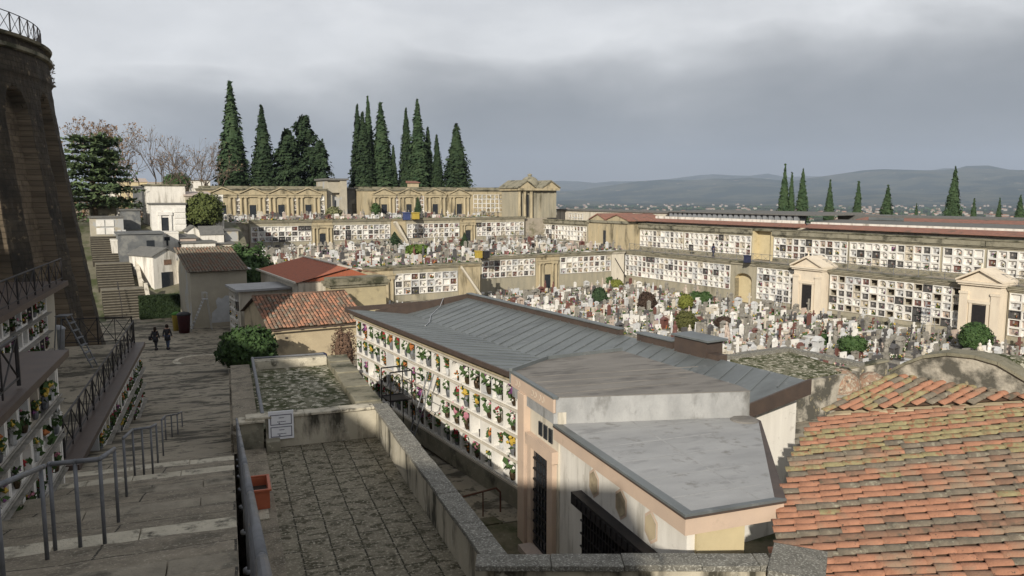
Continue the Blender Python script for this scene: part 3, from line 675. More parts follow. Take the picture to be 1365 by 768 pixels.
bouquets_on(lwall(-3.55, 20.1, -9.25), RL, [SW], 'the sunken niche wall', 'bouquets on the left niche walls', random.Random(3), .95, (.9, 1.45), 60)
def cross_rail(label, p0, p1, h, nb, group, mat=iron, r_=.02, posts=True):
    p0, p1 = Vector(p0), Vector(p1); o = thing('railing', label, 'railing', p0, 0, group); d = p1 - p0
    m = MB(); up = Vector((0, 0, h)); m.tube(up, d + up, r_ * 1.3); m.tube(Vector((0, 0, .12)), d + Vector((0, 0, .12)), r_)
    m.build('rail', mat, o)
    m = MB()
    for i in range(nb):
        a, b_ = d * (i / nb), d * ((i + 1) / nb)
        m.tube(a + Vector((0, 0, .12)), b_ + up, r_ * .7, n=5); m.tube(b_ + Vector((0, 0, .12)), a + up, r_ * .7, n=5)
        if i % 2: m.tube(a, a + up, r_ * .8, n=5)
    m.build('lattice', mat, o)
    for i in range(0, nb + 1, 2):
        m = MB(); m.tube(d * (i / nb), d * (i / nb) + up * 1.03, r_ * 1.5); m.build('post', mat, o)
    return o
GR = 'black iron lattice railings'
cross_rail('black lattice railing along the side walkway above the sunken niches', S(-3.72, 20.2, -6.08), S(-3.72, 35.6, -6.08), .92, 14, GR)
cross_rail('black lattice railing on the roof edge of the niche wall beside the stairs', S(-3.05, 6, -2.88), S(-3.05, 13.6, -2.88), .75, 8, GR)
cross_rail('black lattice railing on the roof of the rear niche wall below the bastion', S(-5.8, 13, -3.16), S(-5.8, 33.2, -3.16), .85, 18, GR)
cross_rail('short black gate railing closing the far end of the side walkway', S(-3.8, 35.8, -6.1), S(-6.4, 36.0, -6.1), 1.1, 4, GR)
def step_ladder(label, loc, rz, w_, h, mat=alu, plat=True):
    o = thing('step_ladder', label, 'ladder', loc, rz, 'mobile cemetery step ladders')
    for sx_ in (-1, 1):
        m = MB(); x = sx_ * w_ / 2
        m.tube((x, -h * .42, 0), (x, 0, h), .024, n=6); m.tube((x, .3 + h * .1, 0), (x, .3, h), .02, n=6); m.tube((x, 0, h), (x, .3, h), .02)
        if plat: m.tube((x, -.05, h), (x, -.05, h + .55), .016); m.tube((x, -.05, h + .55), (x, .3, h + .55), .016); m.tube((x, .3, h), (x, .3, h + .55), .016)
        m.build('side_frame', mat, o)
    n = int(h / .26)
    for k in range(1, n):
        y = -h * .42 * (1 - k / n); m = MB(); m.box(-w_ / 2, w_ / 2, y - .06, y + .06, h * k / n, h * k / n + .025); m.build('tread', mat, o)
    m = MB(); m.box(-w_ / 2 - .02, w_ / 2 + .02, -.08, .34, h + .003, h + .03); m.tube((-w_ / 2, .3 + h * .07, h * .35), (w_ / 2, .3 + h * .07, h * .35), .015); m.build('platform', mat, o)
    return o
step_ladder('grey step ladder standing at the end of the niche wall beside the stairs', S(-3.75, 18.2, -6.15), A2 + rad(8), .55, 1.35)
step_ladder('dark step ladder against the rear niche wall below the bastion', S(-5.4, 31.5, -6.15), A2 + rad(80), .5, 1.9, galv, False)
lp = at(283, 441, z=-10.93); step_ladder('tall step ladder with platform in front of the grey house', (lp.x - .7, lp.y + .2, -10.95), rad(-60), .6, 2.6)
def bin_thing(label, loc, mat, lid, r_=.28, h=.95, rz=0):
    o = thing('litter_bin', label, 'bin', loc, rz)
    m = MB(); m.lathe([(r_ * .8, 0), (r_, h * .9), (r_ * 1.04, h * .92)], 14); m.build('body', mat, o, True)
    m = MB(); m.lathe([(r_ * 1.1, h * .922), (r_ * 1.12, h * .97), (r_ * .7, h * 1.06), (r_ * .1, h * 1.1)], 14); m.build('lid', lid, o, True)
    m = MB(); m.box(-.1, .1, r_ * .9, r_ * 1.25, h * .7, h * .76); m.build('handle', lid, o)
    return o
bp = at(77, 474, z=-6.15); bin_thing('grey plastic bin at the end of the rear niche wall', bp, grey_p, grey_p, .3, 1.1)
bp = at(236, 441, z=-10.95); bin_thing('yellow bin with green lid by the hedge corner', bp, yellow_p, pm('green_plastic', (.08, .2, .04), (.06, .16, .03), 4), .35, 1.45)
bp = at(246, 444, z=-10.95); bin_thing('dark maroon bin beside the yellow bin', bp, maroon_p, black_p, .5, 1.6)
# ------------------------------------------------------------------ near niche building with the zinc roof
O = Vector((.25, 22.0, -9.1)); RW = A1 - math.pi / 2; far = W(*g(A1, O))                 # local x runs towards the camera
Ln = 14.35; start = W(g(A1, O)[0], g(A1, O)[1] + Ln); start.z = -9.1
NB = bay(.12, 19, 4, .64, .742, .765, key='near')
nb = niche_wall('long cream niche building with four rows of flower niches and a grey zinc roof', start, RW, Ln + .1, 3.74, .4, [NB], plast_cream, cornice=False, name='columbarium', cat='columbarium', seed=11, plinth=0)
m = MB(); m.box(-.02, Ln + .1, -.12, -.003, .0, .6); m.build('plinth', greystone, nb)
for k in range(5):
    m = MB(); m.box(.05, Ln + .1, -.12, -.053, .60 + .765 * k, .66 + .765 * k); m.build('sill', travert, nb)
m = MB(); m.box(-.05, Ln + .1, -.1, .25, 3.743, 3.9); m.box(-.1, Ln + .1, -.2, .22, 3.903, 4.02); m.build('cornice', ochre_b, nb)
# remaining walls of the building (the roof plan is an L-shaped strip)
inv = Matrix.Translation(start) @ Matrix.Rotation(RW, 4, 'Z'); inv = inv.inverted()
def nl(a, b, z=0):  # grid point to the building's local frame
    q = inv @ W(a, b, 0); return q.x, q.y
gO = g(A1, O); a0, b0 = gO; b1 = b0 + Ln
m = MB(); D_ = 5.77; XE = 19.62
m.box(0, Ln, .703, D_, 0, 3.62); m.box(Ln + .003, XE - .35, 3.3, D_, 0, 3.72)
m.build('rear_block', plast_white, nb)
roof = MB()
# left slope: from the eave up to a low fold, then the right slope dips and rises to an upstand
def rz_(y): return 4.12 - .15 * min(2.9, y + .38) + .165 * max(0, y - 2.52)
ys = [-.38, .6, 1.5, 2.52, 3.4, 4.6, D_ + .02]; xs = rng(-.3, XE, 18)
vsr = [(x, y, rz_(y) + .012 * noise.noise((x, y, 0))) for y in ys for x in xs]; q = len(xs)
roof.add(vsr, [(j * q + i, j * q + i + 1, (j + 1) * q + i + 1, (j + 1) * q + i) for j in range(len(ys) - 1) for i in range(q - 1) if xs[i + 1] < Ln + .3 or j >= 4])
roof.box(-.32, Ln + .0, -.42, -.36, 3.99, 4.14, 1); roof.box(-.34, -.28, -.4, D_ + .1, 3.98, 4.2, 1)
roof.prism([(XE - .03, 3.0), (XE + .03, 3.0), (XE + .03, D_ + .1), (XE - .03, D_ + .1)], [3.45, 3.45, 3.85, 3.85], [3.80, 3.80, 4.28, 4.28], 1)
rf = roof.build('roof', [zinc, zincb], nb)
seam = MB()
x = .2
while x < Ln + .5:                                                # seams across the left slope
    seam.M = None
    p = [(x, y, rz_(y) + .012) for y in (-.36, .6, 1.5, 2.52)]
    if x < Ln - .3:
        for a, b_ in zip(p, p[1:]): seam.tube(a, b_, .016, n=4, cap=False)
    x += .62
k = -4.0
while k < XE:                                                  # raking seams on the right slope
    pts = []
    for f_ in (0, .25, .5, .75, 1):
        y = 2.55 + (D_ - 2.6) * f_; xx = k + (y - 2.55) * -.42 + 2.0
        pts.append((xx, y, rz_(y) + .014))
    pts = [p for p in pts if -.25 < p[0] < XE - .05]
    for a, b_ in zip(pts, pts[1:]): seam.tube(a, b_, .02, n=4, cap=False)
    k += .62
seam.build('seam', zinc, rf)
m = MB(); m.box(-.3, 11.6, D_ - .06, D_ + .12, 3.9, 4.42); m.box(-.33, 11.62, D_ - .12, D_ + .16, 4.423, 4.46, 1); m.box(12.6, 14.4, D_ - .1, D_ + .25, 3.9, 4.44); m.box(12.56, 14.42, D_ - .16, D_ + .3, 4.443, 4.48, 1)
m.prism([(-.3, 1.0), (-.2, 1.0), (-.2, D_ - .06), (-.3, D_ - .06)], 3.5, [3.95, 3.95, 4.42, 4.42])
m.build('upstand', [zincb, zinc], rf)
ch = MB(); ch.box(14.6, 16.0, D_ - .2, D_ + .5, 3.8, 4.7); ch.box(14.52, 16.15, D_ - .28, D_ + .58, 4.703, 4.76, 1); ch.box(16.02, 16.5, D_ - .15, D_ + .2, 3.9, 4.36); ch.build('roof_cabin', [zincb, zinc], rf)
m = MB(); m.path([(-.25, 4.4, 4.3), (.2, 4.0, rz_(4) + .03), (1.4, 3.0, rz_(3.0) + .03), (3.0, 2.2, rz_(2.2) + .03), (4.4, 1.4, rz_(1.4) + .03)], .016, 5); m.build('lightning_cable', alu, rf)
rb = random.Random(21)
bouquets_on(start, RW, [NB], 'the cream niche building', 'bouquets on the cream niche building', rb, .92, (1.2, 2.0), 72, .03)
m = MB()
for sx_ in (-.9, 0, .9):
    m.tube((sx_, 0, 0), (sx_, 0, 1.0), .02)
lad = thing('platform_ladder', 'black wrought iron platform ladder standing before the cream niches', 'ladder', (-4.35, 26.6, -9.1), RW)
for sx_ in (-1, 1):
    m = MB(); x = sx_ * .42
    m.tube((x, -.05, 0), (x, -.05, 3.1), .025); m.tube((x, .75, 0), (x, .75, 3.1), .022); m.tube((x, -.05, 3.1), (x, .75, 3.1), .025); m.tube((x, -.05, 2.1), (x, .75, 2.1), .022)
    for k in range(3):
        c = Vector((x, .1 + .25 * k, 2.6)); pts = [c + Vector((0, .11 * math.cos(t), .2 * math.sin(t))) for t in [i * math.pi / 5 for i in range(11)]]; m.path(pts, .012, 4)
    m.build('side_frame', iron, lad)
m = MB(); m.box(-.42, .42, -.05, .75, 2.05, 2.09)
for k in range(8): m.box(-.4, .4, -.09, .03, .25 * k + .1, .25 * k + .13)
m.build('steps', iron, lad); m = MB(); m.tube((-.42, .75, 2.6), (.42, .75, 2.6), .016); m.tube((-.42, .75, 3.1), (.42, .75, 3.1), .02); m.build('guard_rail', iron, lad)
for k in range(4): pass
l2 = thing('leaning_ladder', 'plain steel ladder leaning on the cream niche wall beside the black platform ladder', 'ladder', (-3.3, 25.9, -9.1), RW)
for sx_ in (-.2, .2): m = MB(); m.tube((sx_, -.5, 0), (sx_, .62, 3.1), .022); m.build('rail', galv, l2)
m = MB()
for k in range(1, 11): m.tube((-.2, -.5 + 1.12 * k / 11, 3.1 * k / 11), (.2, -.5 + 1.12 * k / 11, 3.1 * k / 11), .014)
m.build('rungs', galv, l2)
ar = thing('pipe_rail', 'small rust-brown pipe rail on the alley floor below the parapet', 'railing', at(640, 690, z=-9.1), A2 + rad(15))
m = MB(); rust = pm('rusty_pipe', (.13, .06, .04), (.09, .045, .03), 8); m.path([(-.7, 0, .75), (.55, 0, .75), (.7, 0, .6), (.7, 0, 0)], .028, 7); m.build('rail', rust, ar)
m = MB(); m.tube((-.7, 0, 0), (-.7, 0, .75), .026); m.tube((.1, 0, 0), (.1, 0, .74), .02); m.build('post', rust, ar)
# ------------------------------------------------------------------ flat-roofed mortuary extension at the near end
ex = thing('chapel_annex', 'flat roofed annex with pinkish fascia, hexagonal windows and black iron gate', 'building', S(7.15, 10.9, -9.1), A2)
def xl(p): q = g(A2, p); return (q[0] - 7.15, q[1] - 10.9)
ZL, ZU = 3.72, 4.38                                                # lower and upper roof surface above the alley
TR = xl(at(1047, 667, z=-5.38)); MR = xl(at(1013, 560, z=-5.38))
low = [(0, 0), (TR[0], 0), (MR[0], MR[1]), (5.0, 5.67), (0, 5.67)]
m = MB(); m.prism([(.14, .16), (TR[0] - .75, .16), (TR[0] + .6, 2.6), (4.7, 5.6), (.14, 5.6)], 0, ZL - .34); 
m.build('wall', plast_white, ex)
m = MB(); m.box(.3, TR[0] - .75, .10, .157, 0, ZL - .34); m.build('front_wall', yel, ex)
def ring(poly, inn, z0, z1, mat_i, mbx):
    n = len(poly); c = Vector((sum(p[0] for p in poly) / n, sum(p[1] for p in poly) / n))
    def off(p): v = c - Vector(p); v.normalize(); return (p[0] + v.x * inn, p[1] + v.y * inn)
    inner = [off(p) for p in poly]
    for i in range(n):
        j = (i + 1) % n; mbx.prism([poly[i], poly[j], inner[j], inner[i]], z0, z1, mat_i)
m = MB(); m.prism(low, ZL - .36, ZL - .06); m.build('fascia', pinkf, ex)
m = MB(); m.prism([(-.03, -.03), (TR[0] + .03, -.03), (MR[0] + .03, MR[1]), (5.0, 5.66), (-.03, 5.66)], ZL - .057, ZL - .02, 0); m.build('drip_edge', zincb, ex)
m = MB(); m.prism([(.2, .14), (TR[0] - .1, .14), (MR[0] - .05, MR[1]), (4.95, 5.65), (.2, 5.65)], ZL - .018, ZL + .004); lr = m.build('lower_roof', bitumg, ex)
m = MB()
for k in range(5): m.prism([(.22, .75 + k), (TR[0] - .08 + (k + .75) * .3, .75 + k), (TR[0] - .08 + (k + .79) * .3, .79 + k), (.22, .79 + k)], ZL + .003, ZL + .007)
m.prism([(1.6, .16), (1.64, .16), (1.9, 5.6), (1.86, 5.6)], ZL + .003, ZL + .008)
m.build('sheet_seam', bitumg, lr)
m = MB(); m.prism([(-.03, -.03), (.2, .14), (.2, 5.64), (-.03, 5.64)], [ZL - .017, ZL - .017, ZL - .017, ZL - .017], [ZL + .03, ZL + .005, ZL + .005, ZL + .03])
m.prism([(-.03, -.03), (TR[0] + .03, -.03), (TR[0] - .1, .137), (.2, .137)], ZL - .016, [ZL + .03, ZL + .03, ZL + .006, ZL + .006]); m.build('roof_edge', zinc, ex)
rv = xl(at(990, 557, z=-5.38)); m = MB(); m.lathe([(.34, 0), (.30, .035), (.2, .05), (.12, .06)], 20, (rv[0] - .1, rv[1] - .2, ZL + .005)); m.build('roof_patch', bitum, lr)
# upper roof
UB = [xl(at(738.7, 534, z=-4.72)), xl(at(1000, 521, z=-4.72)), xl(at(985, 514, z=-4.72)), xl(at(830, 466, z=-4.68)), xl(at(731, 479, z=-4.72)), xl(at(686, 496, z=-4.72))]
UB[0] = (0, 5.68); UB[5] = (0, UB[5][1])
m = MB(); m.prism([UB[0], UB[1], UB[2], UB[3], UB[4], UB[5]], ZL + .006, ZU - .02); m.build('upper_body', pm('patched_silver_flashing', (.36, .36, .355), (.25, .252, .25), 2.2, c3=(.14, .138, .13), s3=1.8, f3=(.52, .68), bump=.3, stretch=(1, 1, .5)), ex)
m = MB(); m.prism(UB, ZU - .018, ZU); m.build('upper_roof', bitum, ex)
m = MB()
for k in range(4): m.prism([(.15, 5.95 + k * .62), (3.6 + k * .5, 5.85 + k * .5), (3.6 + k * .5, 5.9 + k * .5), (.15, 6.0 + k * .62)], ZU - .001, ZU + .012)
m.build('upper_seam', bitum, ex)
m = MB()
for k in range(6): m.box(.5 + k * .72, .53 + k * .72, 5.66, 5.679, ZL + .02, ZU - .03)
m.box(.02, 4.9, 5.655, 5.6785, ZU - .08, ZU - .03); m.build('upstand_seam', bitumg, ex)
m = MB(); m.box(-.03, .03, 5.63, UB[5][1] + .03, ZU - .37, ZU - .03); m.build('upper_fascia', pinkf, ex)
m = MB(); m.box(-.05, .08, 5.6, UB[5][1] + .05, ZU - .027, ZU + .03)
for p, q in ((UB[5], UB[4]), (UB[4], UB[3])):
    d = Vector((q[0] - p[0], q[1] - p[1], 0)); nn = Vector((-d.y, d.x, 0)).normalized() * .09
    m.prism([p, q, (q[0] + nn.x, q[1] + nn.y), (p[0] + nn.x, p[1] + nn.y)][::-1] if False else [(p[0] + nn.x, p[1] + nn.y), (q[0] + nn.x, q[1] + nn.y), q, p], ZU - .3, ZU + .1)
m.build('upper_edge', zinc, ex)
# relief lettering, worn and only partly legible, on the fascia
m = MB()
for k, s0 in enumerate((6.25, 6.45, 6.75, 6.95, 7.9, 8.1)):
    pts = [(-.034, s0 + .06 * math.cos(t), ZU - .2 + .075 * math.sin(t)) for t in [rad(40 + 28 * i) for i in range(11)]]; m.path(pts, .008, 4)
m.build('lettering', travert, ex)
# left wall features, facing -x (local)
def hexa(yc, zc, r_):
    return [(yc + r_ * .8 * math.cos(rad(90 + 60 * i)), zc + r_ * math.sin(rad(90 + 60 * i))) for i in range(6)]
for px_, pz in ((792, 643), (828, 668), (868, 700)):
    s_ = at_t(px_, 7.29, -6.2) - 10.9
    m = MB(); h = hexa(s_, ZL - .36 - .42, .34)
    vs = [(.135, y, z) for y, z in h] + [(.128, s_ + (y - s_) * .82, ZL - .78 + (z - ZL + .78) * .82) for y, z in h]
    m.add(vs, [(i, (i + 1) % 6, 6 + (i + 1) % 6, 6 + i) for i in range(6)], 0); 
    m.add([(.12, s_ + (y - s_) * .80, ZL - .78 + (z - ZL + .78) * .80) for y, z in h], [(0, 1, 2, 3, 4, 5)], 1)
    m.build('hexagonal_window', [pinkf, plast_ochre], ex)
ga, gb_ = at_t(775, 7.29, -6.6) - 10.9, at_t(872, 7.29, -6.9) - 10.9
m = MB(); m.box(-.12, .138, gb_ - .7, ga, 2.28, 2.55); 
for k in range(16): m.box(-.145, -.122, gb_ - .6 + k * (ga - gb_ + .5) / 16, gb_ - .6 + (k + .55) * (ga - gb_ + .5) / 16, 2.33, 2.5)
gt = m.build('gate_lintel', iron, ex)
m = MB(); m.box(.1, .137, gb_ - .6, ga - .12, 0, 2.278)
n = 26
for k in range(n):
    y = gb_ - .6 + (ga - gb_ + .48) * k / n; m.box(.05, .098, y, y + .035, 0, 2.27)
for k in range(7): m.box(.055, .097, gb_ - .6, ga - .12, .3 * k + .1, .3 * k + .13)
m.build('iron_gate', iron, ex)
da, db = at_t(741, 7.29, -7.5) - 10.9, at_t(716, 7.29, -7.5) - 10.9
m = MB(); m.box(-.02, .137, da - .12, da + .2, 0, 2.75); m.box(-.02, .137, db + .05, db + .3, 0, 2.75); m.box(-.06, .137, da - .2, db + .36, 2.753, 3.05); m.build('door_surround', pinkf, ex)
m = MB(); m.box(.06, .136, da + .203, db + .047, .15, 2.75, 1)
for k in range(9): m.box(.03, .058, da + .22, db + .03, .2 + .28 * k, .25 + .28 * k)
for k in range(5): y = da + .22 + (db - da - .2) * k / 5; m.box(.035, .059, y, y + .03, .2, 2.7)
m.build('iron_door', [iron, glassd], ex)
pa = at_t(702, 7.29, -7.5) - 10.9
m = MB(); m.box(-.08, .2, pa - .35, pa + .12, 0, ZU - .372); m.build('pilaster', pinkf, ex, bevel=.01)
m = MB(); m.box(.1, .3, 5.605, pa - .352, 0, ZU - .372); m.build('entrance_wall', plast_cream, ex)
for k in range(3):
    m = MB(); y = da + .12 + k * .32; m.box(.062, .098, y, y + .2, 3.15, 3.5); m.build('vent_window', glassd, ex)
m = MB(); m.box(-.35, .05, da + .1, db + .1, 0, .16); m.build('door_step', marble_p, ex)
# rear-right wall under the zinc eave
rwp = at(1028, 590, z=-8.2)
# ------------------------------------------------------------------ big tiled roof on the right
def coppi(mb, Ov, ev, cv, up, ncol, pitch, span, tl, pick, rnd, r_=.105, nseg=4):
    for j in range(ncol):
        a, b_ = span(j)
        if b_ - a < .2: continue
        base = pick(j, None, rnd); s = a + rnd.uniform(-.1, .05)
        while s < b_:
            e_ = min(s + tl, b_ + .05); mi = pick(j, base, rnd); w0 = r_ * rnd.uniform(.98, 1.08); w1 = r_ * .84; jl = rnd.uniform(-.012, .012); hz = rnd.uniform(-.006, .012)
            vs = []
            for d_, rr__, lift in ((s - .05, w0, .035 + hz), (e_, w1, .008 + hz)):
                for k in range(nseg + 1):
                    t = math.pi * k / nseg
                    vs.append(Ov + ev * (j * pitch + jl + rr__ * math.cos(t)) + cv * d_ + up * (rr__ * .62 * math.sin(t) + lift))
            fs = [(k, k + 1, nseg + 2 + k, nseg + 1 + k) for k in range(nseg)] + [tuple(range(nseg, -1, -1))]
            mb.add(vs, fs, mi); s = e_
def pick_right(j, base, rnd):
    if base is None:
        q = rnd.random()
        if j in (3, 9, 12, 16, 19, 22, 25): return 2
        if j in (23, 26, 27, 29, 30): return 3
        return 1 if q > .78 else 0
    q = rnd.random()
    return base if q < .87 else rnd.choice([0, 0, 1, 2, 3 if j > 14 else 0])
Ap, Bp = at(1200, 745, Y=11.5), at(1200, 575, Y=15.4)
cvh = Vector((math.cos(rad(-10)), math.sin(rad(-10)), 0)); evh = Vector((-cvh.y, cvh.x, 0))
dAB = Bp - Ap; be, al_ = dAB.dot(cvh), dAB.dot(evh); kc = .18; ke = (dAB.z - kc * be) / al_
cv = (cvh + Vector((0, 0, kc))); ev = (evh + Vector((0, 0, ke))); upv = cv.cross(ev).normalized(); cl = cv.length
def on_plane(px, py, P0, nrm):
    d = Vector(ray(px, py)); return d * (P0.dot(nrm) / d.dot(nrm))
def ec(p): d = p - Ap; return d.dot(evh), d.dot(cvh)
eave = [ec(on_plane(px, py, Ap, upv)) for px, py in ((1020, 768), (1036, 722), (1040, 700), (1050, 640), (1062, 605), (1083, 570), (1106, 556))]
pitch = .2
e_start = eave[0][0] - 1.4
def eave_c(e_):
    if e_ <= eave[0][0]: return eave[0][1]
    for (ea, ca), (eb, cb) in zip(eave, eave[1:]):
        if e_ <= eb: return ca + (cb - ca) * (e_ - ea) / (eb - ea + 1e-9)
    return eave[-1][1]
ncol = int((eave[-1][0] + .05 - e_start) / pitch)
rt = thing('tiled_building', 'broad low roof of old lichened terracotta tiles in the right foreground', 'building', (0, 0, 0), 0)
base_p = Ap + ev * e_start; rt.location = (base_p.x + 3, base_p.y + 2, -11.5); orgv = Vector(rt.location)
m = MB(); rnd = random.Random(5)
coppi(m, base_p - orgv, ev, cv, upv, ncol + 1, pitch, lambda j: (eave_c(e_start + j * pitch) , 9.5 - eave_c(e_start) * 0), .35, pick_right, rnd, .083)
m.build('tile_courses', [tile_o, tile_b, tile_g, tile_y], rt, True)
m = MB(); ee = [e_start - .1] + [q[0] for q in eave[1:]]
vs = []
for q in ee: vs += [Ap + ev * q + cv * (eave_c(q) - .02) - upv * .02 - orgv, Ap + ev * q + cv * 9.6 - upv * .02 - orgv]
m.add(vs, [(2 * i, 2 * i + 1, 2 * i + 3, 2 * i + 2) for i in range(len(ee) - 1)]); m.build('roof_bed', tile_u, rt)
m = MB(); pl = [Ap + ev * q + cv * (eave_c(q) + .25) - orgv for q in ee]; pr_ = [Ap + ev * q + cv * 9.4 - orgv for q in (ee[-1], ee[0])]
poly = [(p.x, p.y) for p in (pl[::-1] + pr_[::-1])]; zt = [p.z - .12 for p in (pl[::-1] + pr_[::-1])]
poly, zt = poly[::-1], zt[::-1]; m.prism(poly[::-1], 0, zt[::-1]); m.build('wall', plast_ochre, rt)
# second, slightly higher roof behind with raking tiles
P0 = on_plane(1104, 556, Ap, upv) + upv * .16; P1 = on_plane(1375, 541, Ap, upv) + upv * .16
ev2 = (P1 - P0); len2 = ev2.length; ev2.normalize()
psi = rad(22); c2 = Vector((math.cos(psi), math.sin(psi), .31)); c2.normalize(); up2 = c2.cross(ev2); up2 = up2 if up2.z > 0 else -up2; up2.normalize()
top2 = [on_plane(px, py, P0, up2) for px, py in ((1178, 500), (1225, 505), (1280, 514), (1340, 525), (1375, 531))]
def ecs(p):                                                          # oblique coordinates along ev2 / c2
    d = p - P0; a11, a12, a22 = 1.0, ev2.dot(c2), 1.0; r1, r2 = d.dot(ev2), d.dot(c2); det = a11 * a22 - a12 * a12
    return (r1 * a22 - r2 * a12) / det, (r2 * a11 - r1 * a12) / det
t2 = [ecs(p) for p in top2]
def len_at(u):
    if u <= t2[0][0]: return t2[0][1]
    for (ua, la), (ub, lb) in zip(t2, t2[1:]):
        if u <= ub: return la + (lb - la) * (u - ua) / (ub - ua)
    return t2[-1][1]
perp = (ev2 - c2 * ev2.dot(c2)); pl_ = perp.length; perp.normalize()
step = .185 / pl_; n2 = int((len2 + 1.5) / step)
rt2 = thing('tiled_annex', 'small higher roof of raking yellow-lichened tiles behind the broad tiled roof', 'building', (P0.x + 1.5, P0.y + 1, -11.5), 0); og2 = Vector(rt2.location)
m = MB(); rnd = random.Random(8)
def pick2(j, base, rnd):
    if base is None: return rnd.choice([0, 0, 0, 3, 3, 2, 1, 0])
    return base if rnd.random() < .62 else rnd.choice([0, 1, 0, 3, 2])
for j in range(n2):
    u = j * step; Lj = max(.3, len_at(u))
    coppi(m, P0 + ev2 * u - og2, perp, c2, up2, 1, .185, lambda _: (0, Lj), .30, pick2, rnd, .083)
m.build('tile_courses', [tile_o, tile_b, tile_g, tile_y], rt2, True)
m = MB(); us = rng(-.1, len2 + 1.5, 14); vs = []
for u in us: vs += [P0 + ev2 * u - up2 * .015 - og2, P0 + ev2 * u + c2 * (len_at(u) + .1) - up2 * .015 - og2]
m.add(vs, [(2 * i, 2 * i + 2, 2 * i + 3, 2 * i + 1) for i in range(len(us) - 1)]); m.build('roof_bed', tile_u, rt2)
m = MB(); pa_, pb_ = P0 - og2, P0 + ev2 * (len2 + 1.4) - og2; pc_, pd_ = P0 + ev2 * (len2 + 1.4) + c2 * len_at(len2) - og2, P0 + c2 * len_at(0) - og2
pp = [pa_, pb_, pc_, pd_]; m.prism([(p.x, p.y) for p in pp], 0, [p.z - .1 for p in pp]); m.build('wall', plast_ochre, rt2)
# stained curved-top wall behind it
wa, wb = top2[0], top2[4]; wdir = (wb - wa); wdir.z = 0; wl = wdir.length; wdir.normalize(); wrz = math.atan2(wdir.y, wdir.x)
aw = thing('apse_wall', 'stained plaster wall with a rounded mossy top behind the tiled roofs', 'wall', (wa.x, wa.y, -11.5), wrz)
def on_wall(px, py):
    nrm = Vector((-wdir.y, wdir.x, 0)); d = Vector(ray(px, py)); p = d * (wa.dot(nrm) / d.dot(nrm)); q = p - wa; return q.dot(wdir), p.z + 11.5
topl = [on_wall(px, py) for px, py in ((1186, 497), (1205, 487), (1230, 478), (1262, 474), (1300, 478), (1330, 487), (1352, 500), (1372, 512))]
outl = [(topl[0][0], 0), (topl[-1][0] + 1.5, 0), (topl[-1][0] + 1.5, topl[-1][1] - .1)] + topl[::-1]
m = MB(); m.xz(outl, .06, .5); m.build('wall', pm('blotched_wall_plaster', (.44, .40, .33), (.33, .305, .255), 1.6, c3=(.085, .08, .066), s3=1.1, f3=(.44, .56), bump=.5, c4=(.52, .44, .28), s4=2.2, f4=(.6, .7)), aw)
m = MB()
for (xa, za), (xb, zb) in zip(topl, topl[1:]): m.xz([(xa - .005, za), (xb + .005, zb), (xb + .005, zb + .07), (xa - .005, za + .07)], -.02, .62)
m.build('coping', mosscap, aw)
m = MB(); ns = 10; vs = []
for (xa, za) in topl[2:]:
    for k in range(ns + 1): t = k / ns; vs.append((xa + 2.4 * t, .5 + 3.0 * t, za + .02 - .9 * t * t))
q = ns + 1; m.add(vs, [(i * q + k, i * q + k + 1, (i + 1) * q + k + 1, (i + 1) * q + k) for i in range(len(topl) - 3) for k in range(ns)]); m.build('vault_roof', moss_roof, aw, True)
# plaster wall and stone outbuilding between the tiled roof and the graves
pw = thing('garden_wall', 'low pale plaster wall between stone outbuilding and tiled roofs', 'wall', (*at(1094, 545, z=-9.6).xy, -11.5), 0)
pwv = at(1186, 497, Y=26) - at(1094, 500, Y=27); pwv = Vector((3.0, .6, 0)); pw.rotation_euler[2] = math.atan2(.6, 3.0)
m = MB(); m.xz([(0, 0), (3.3, 0), (3.3, 3.95), (0, 3.5)], 0, .3); m.build('wall', blotch if False else MATS['blotched_wall_plaster'], pw); m = MB(); m.xz([(-.05, 3.503), (3.35, 3.953), (3.35, 4.03), (-.05, 3.58)], -.06, .36); m.build('coping', mosscap, pw)
blotch = MATS['blotched_wall_plaster']
sb = thing('stone_outbuilding', 'old flat-topped stone outbuilding with gravelled roof and speckled coping', 'building', W(25.2, 21.0, -11.5), A1)
m = MB(); m.box(0, 4.3, 0, 3.9, 0, 4.0); m.build('wall', blotch, sb); m = MB(); m.prism([(.25, .2), (4.05, .2), (4.05, 3.6), (.25, 3.6)], 4.003, [4.05, 4.05, 4.3, 4.3]); m.build('roof', moss_roof, sb)
m = MB()
for i in range(8):
    m.box(-.1 + .55 * i, -.1 + .55 * i + .545, 3.6, 4.0, 4.305, 4.45 + R.uniform(-.03, .03)); m.box(4.06, 4.45, -.1 + .46 * i, -.1 + .46 * i + .455, 4.25, 4.42 + R.uniform(-.03, .03))
m.build('coping', lichen, sb)
rubm = pm('reddish_rubble', (.30, .18, .12), (.20, .15, .11), 5, c3=(.36, .32, .25), s3=7, f3=(.5, .6), bump=.9, bsc=9, c4=(.09, .075, .06), s4=4, f4=(.56, .64))
for px_, r_, lab, mt in ((1122, .85, 'small rough dome of reddish rubble nearest the stone outbuilding', rubm), (1163, .72, 'small reddish rubble dome beside the curved-top wall', rubm)):
    p = at(px_, 486, Y=33); d = thing('rubble_dome', lab, 'dome', (p.x, p.y, -11.9)); m = MB()
    m.lathe([(r_ * 1.05, 0), (r_ * 1.05, 3.6)] + [(r_ * math.cos(t), 3.6 + r_ * 1.1 * math.sin(t)) for t in [rad(x_) for x_ in (0, 18, 36, 54, 72, 86)]], 16); m.build('dome', mt, d, True)
    m = MB(); m.lathe([(r_ * 1.12, 3.45), (r_ * 1.12, 3.58)], 16); m.build('rim', oldstone, d)
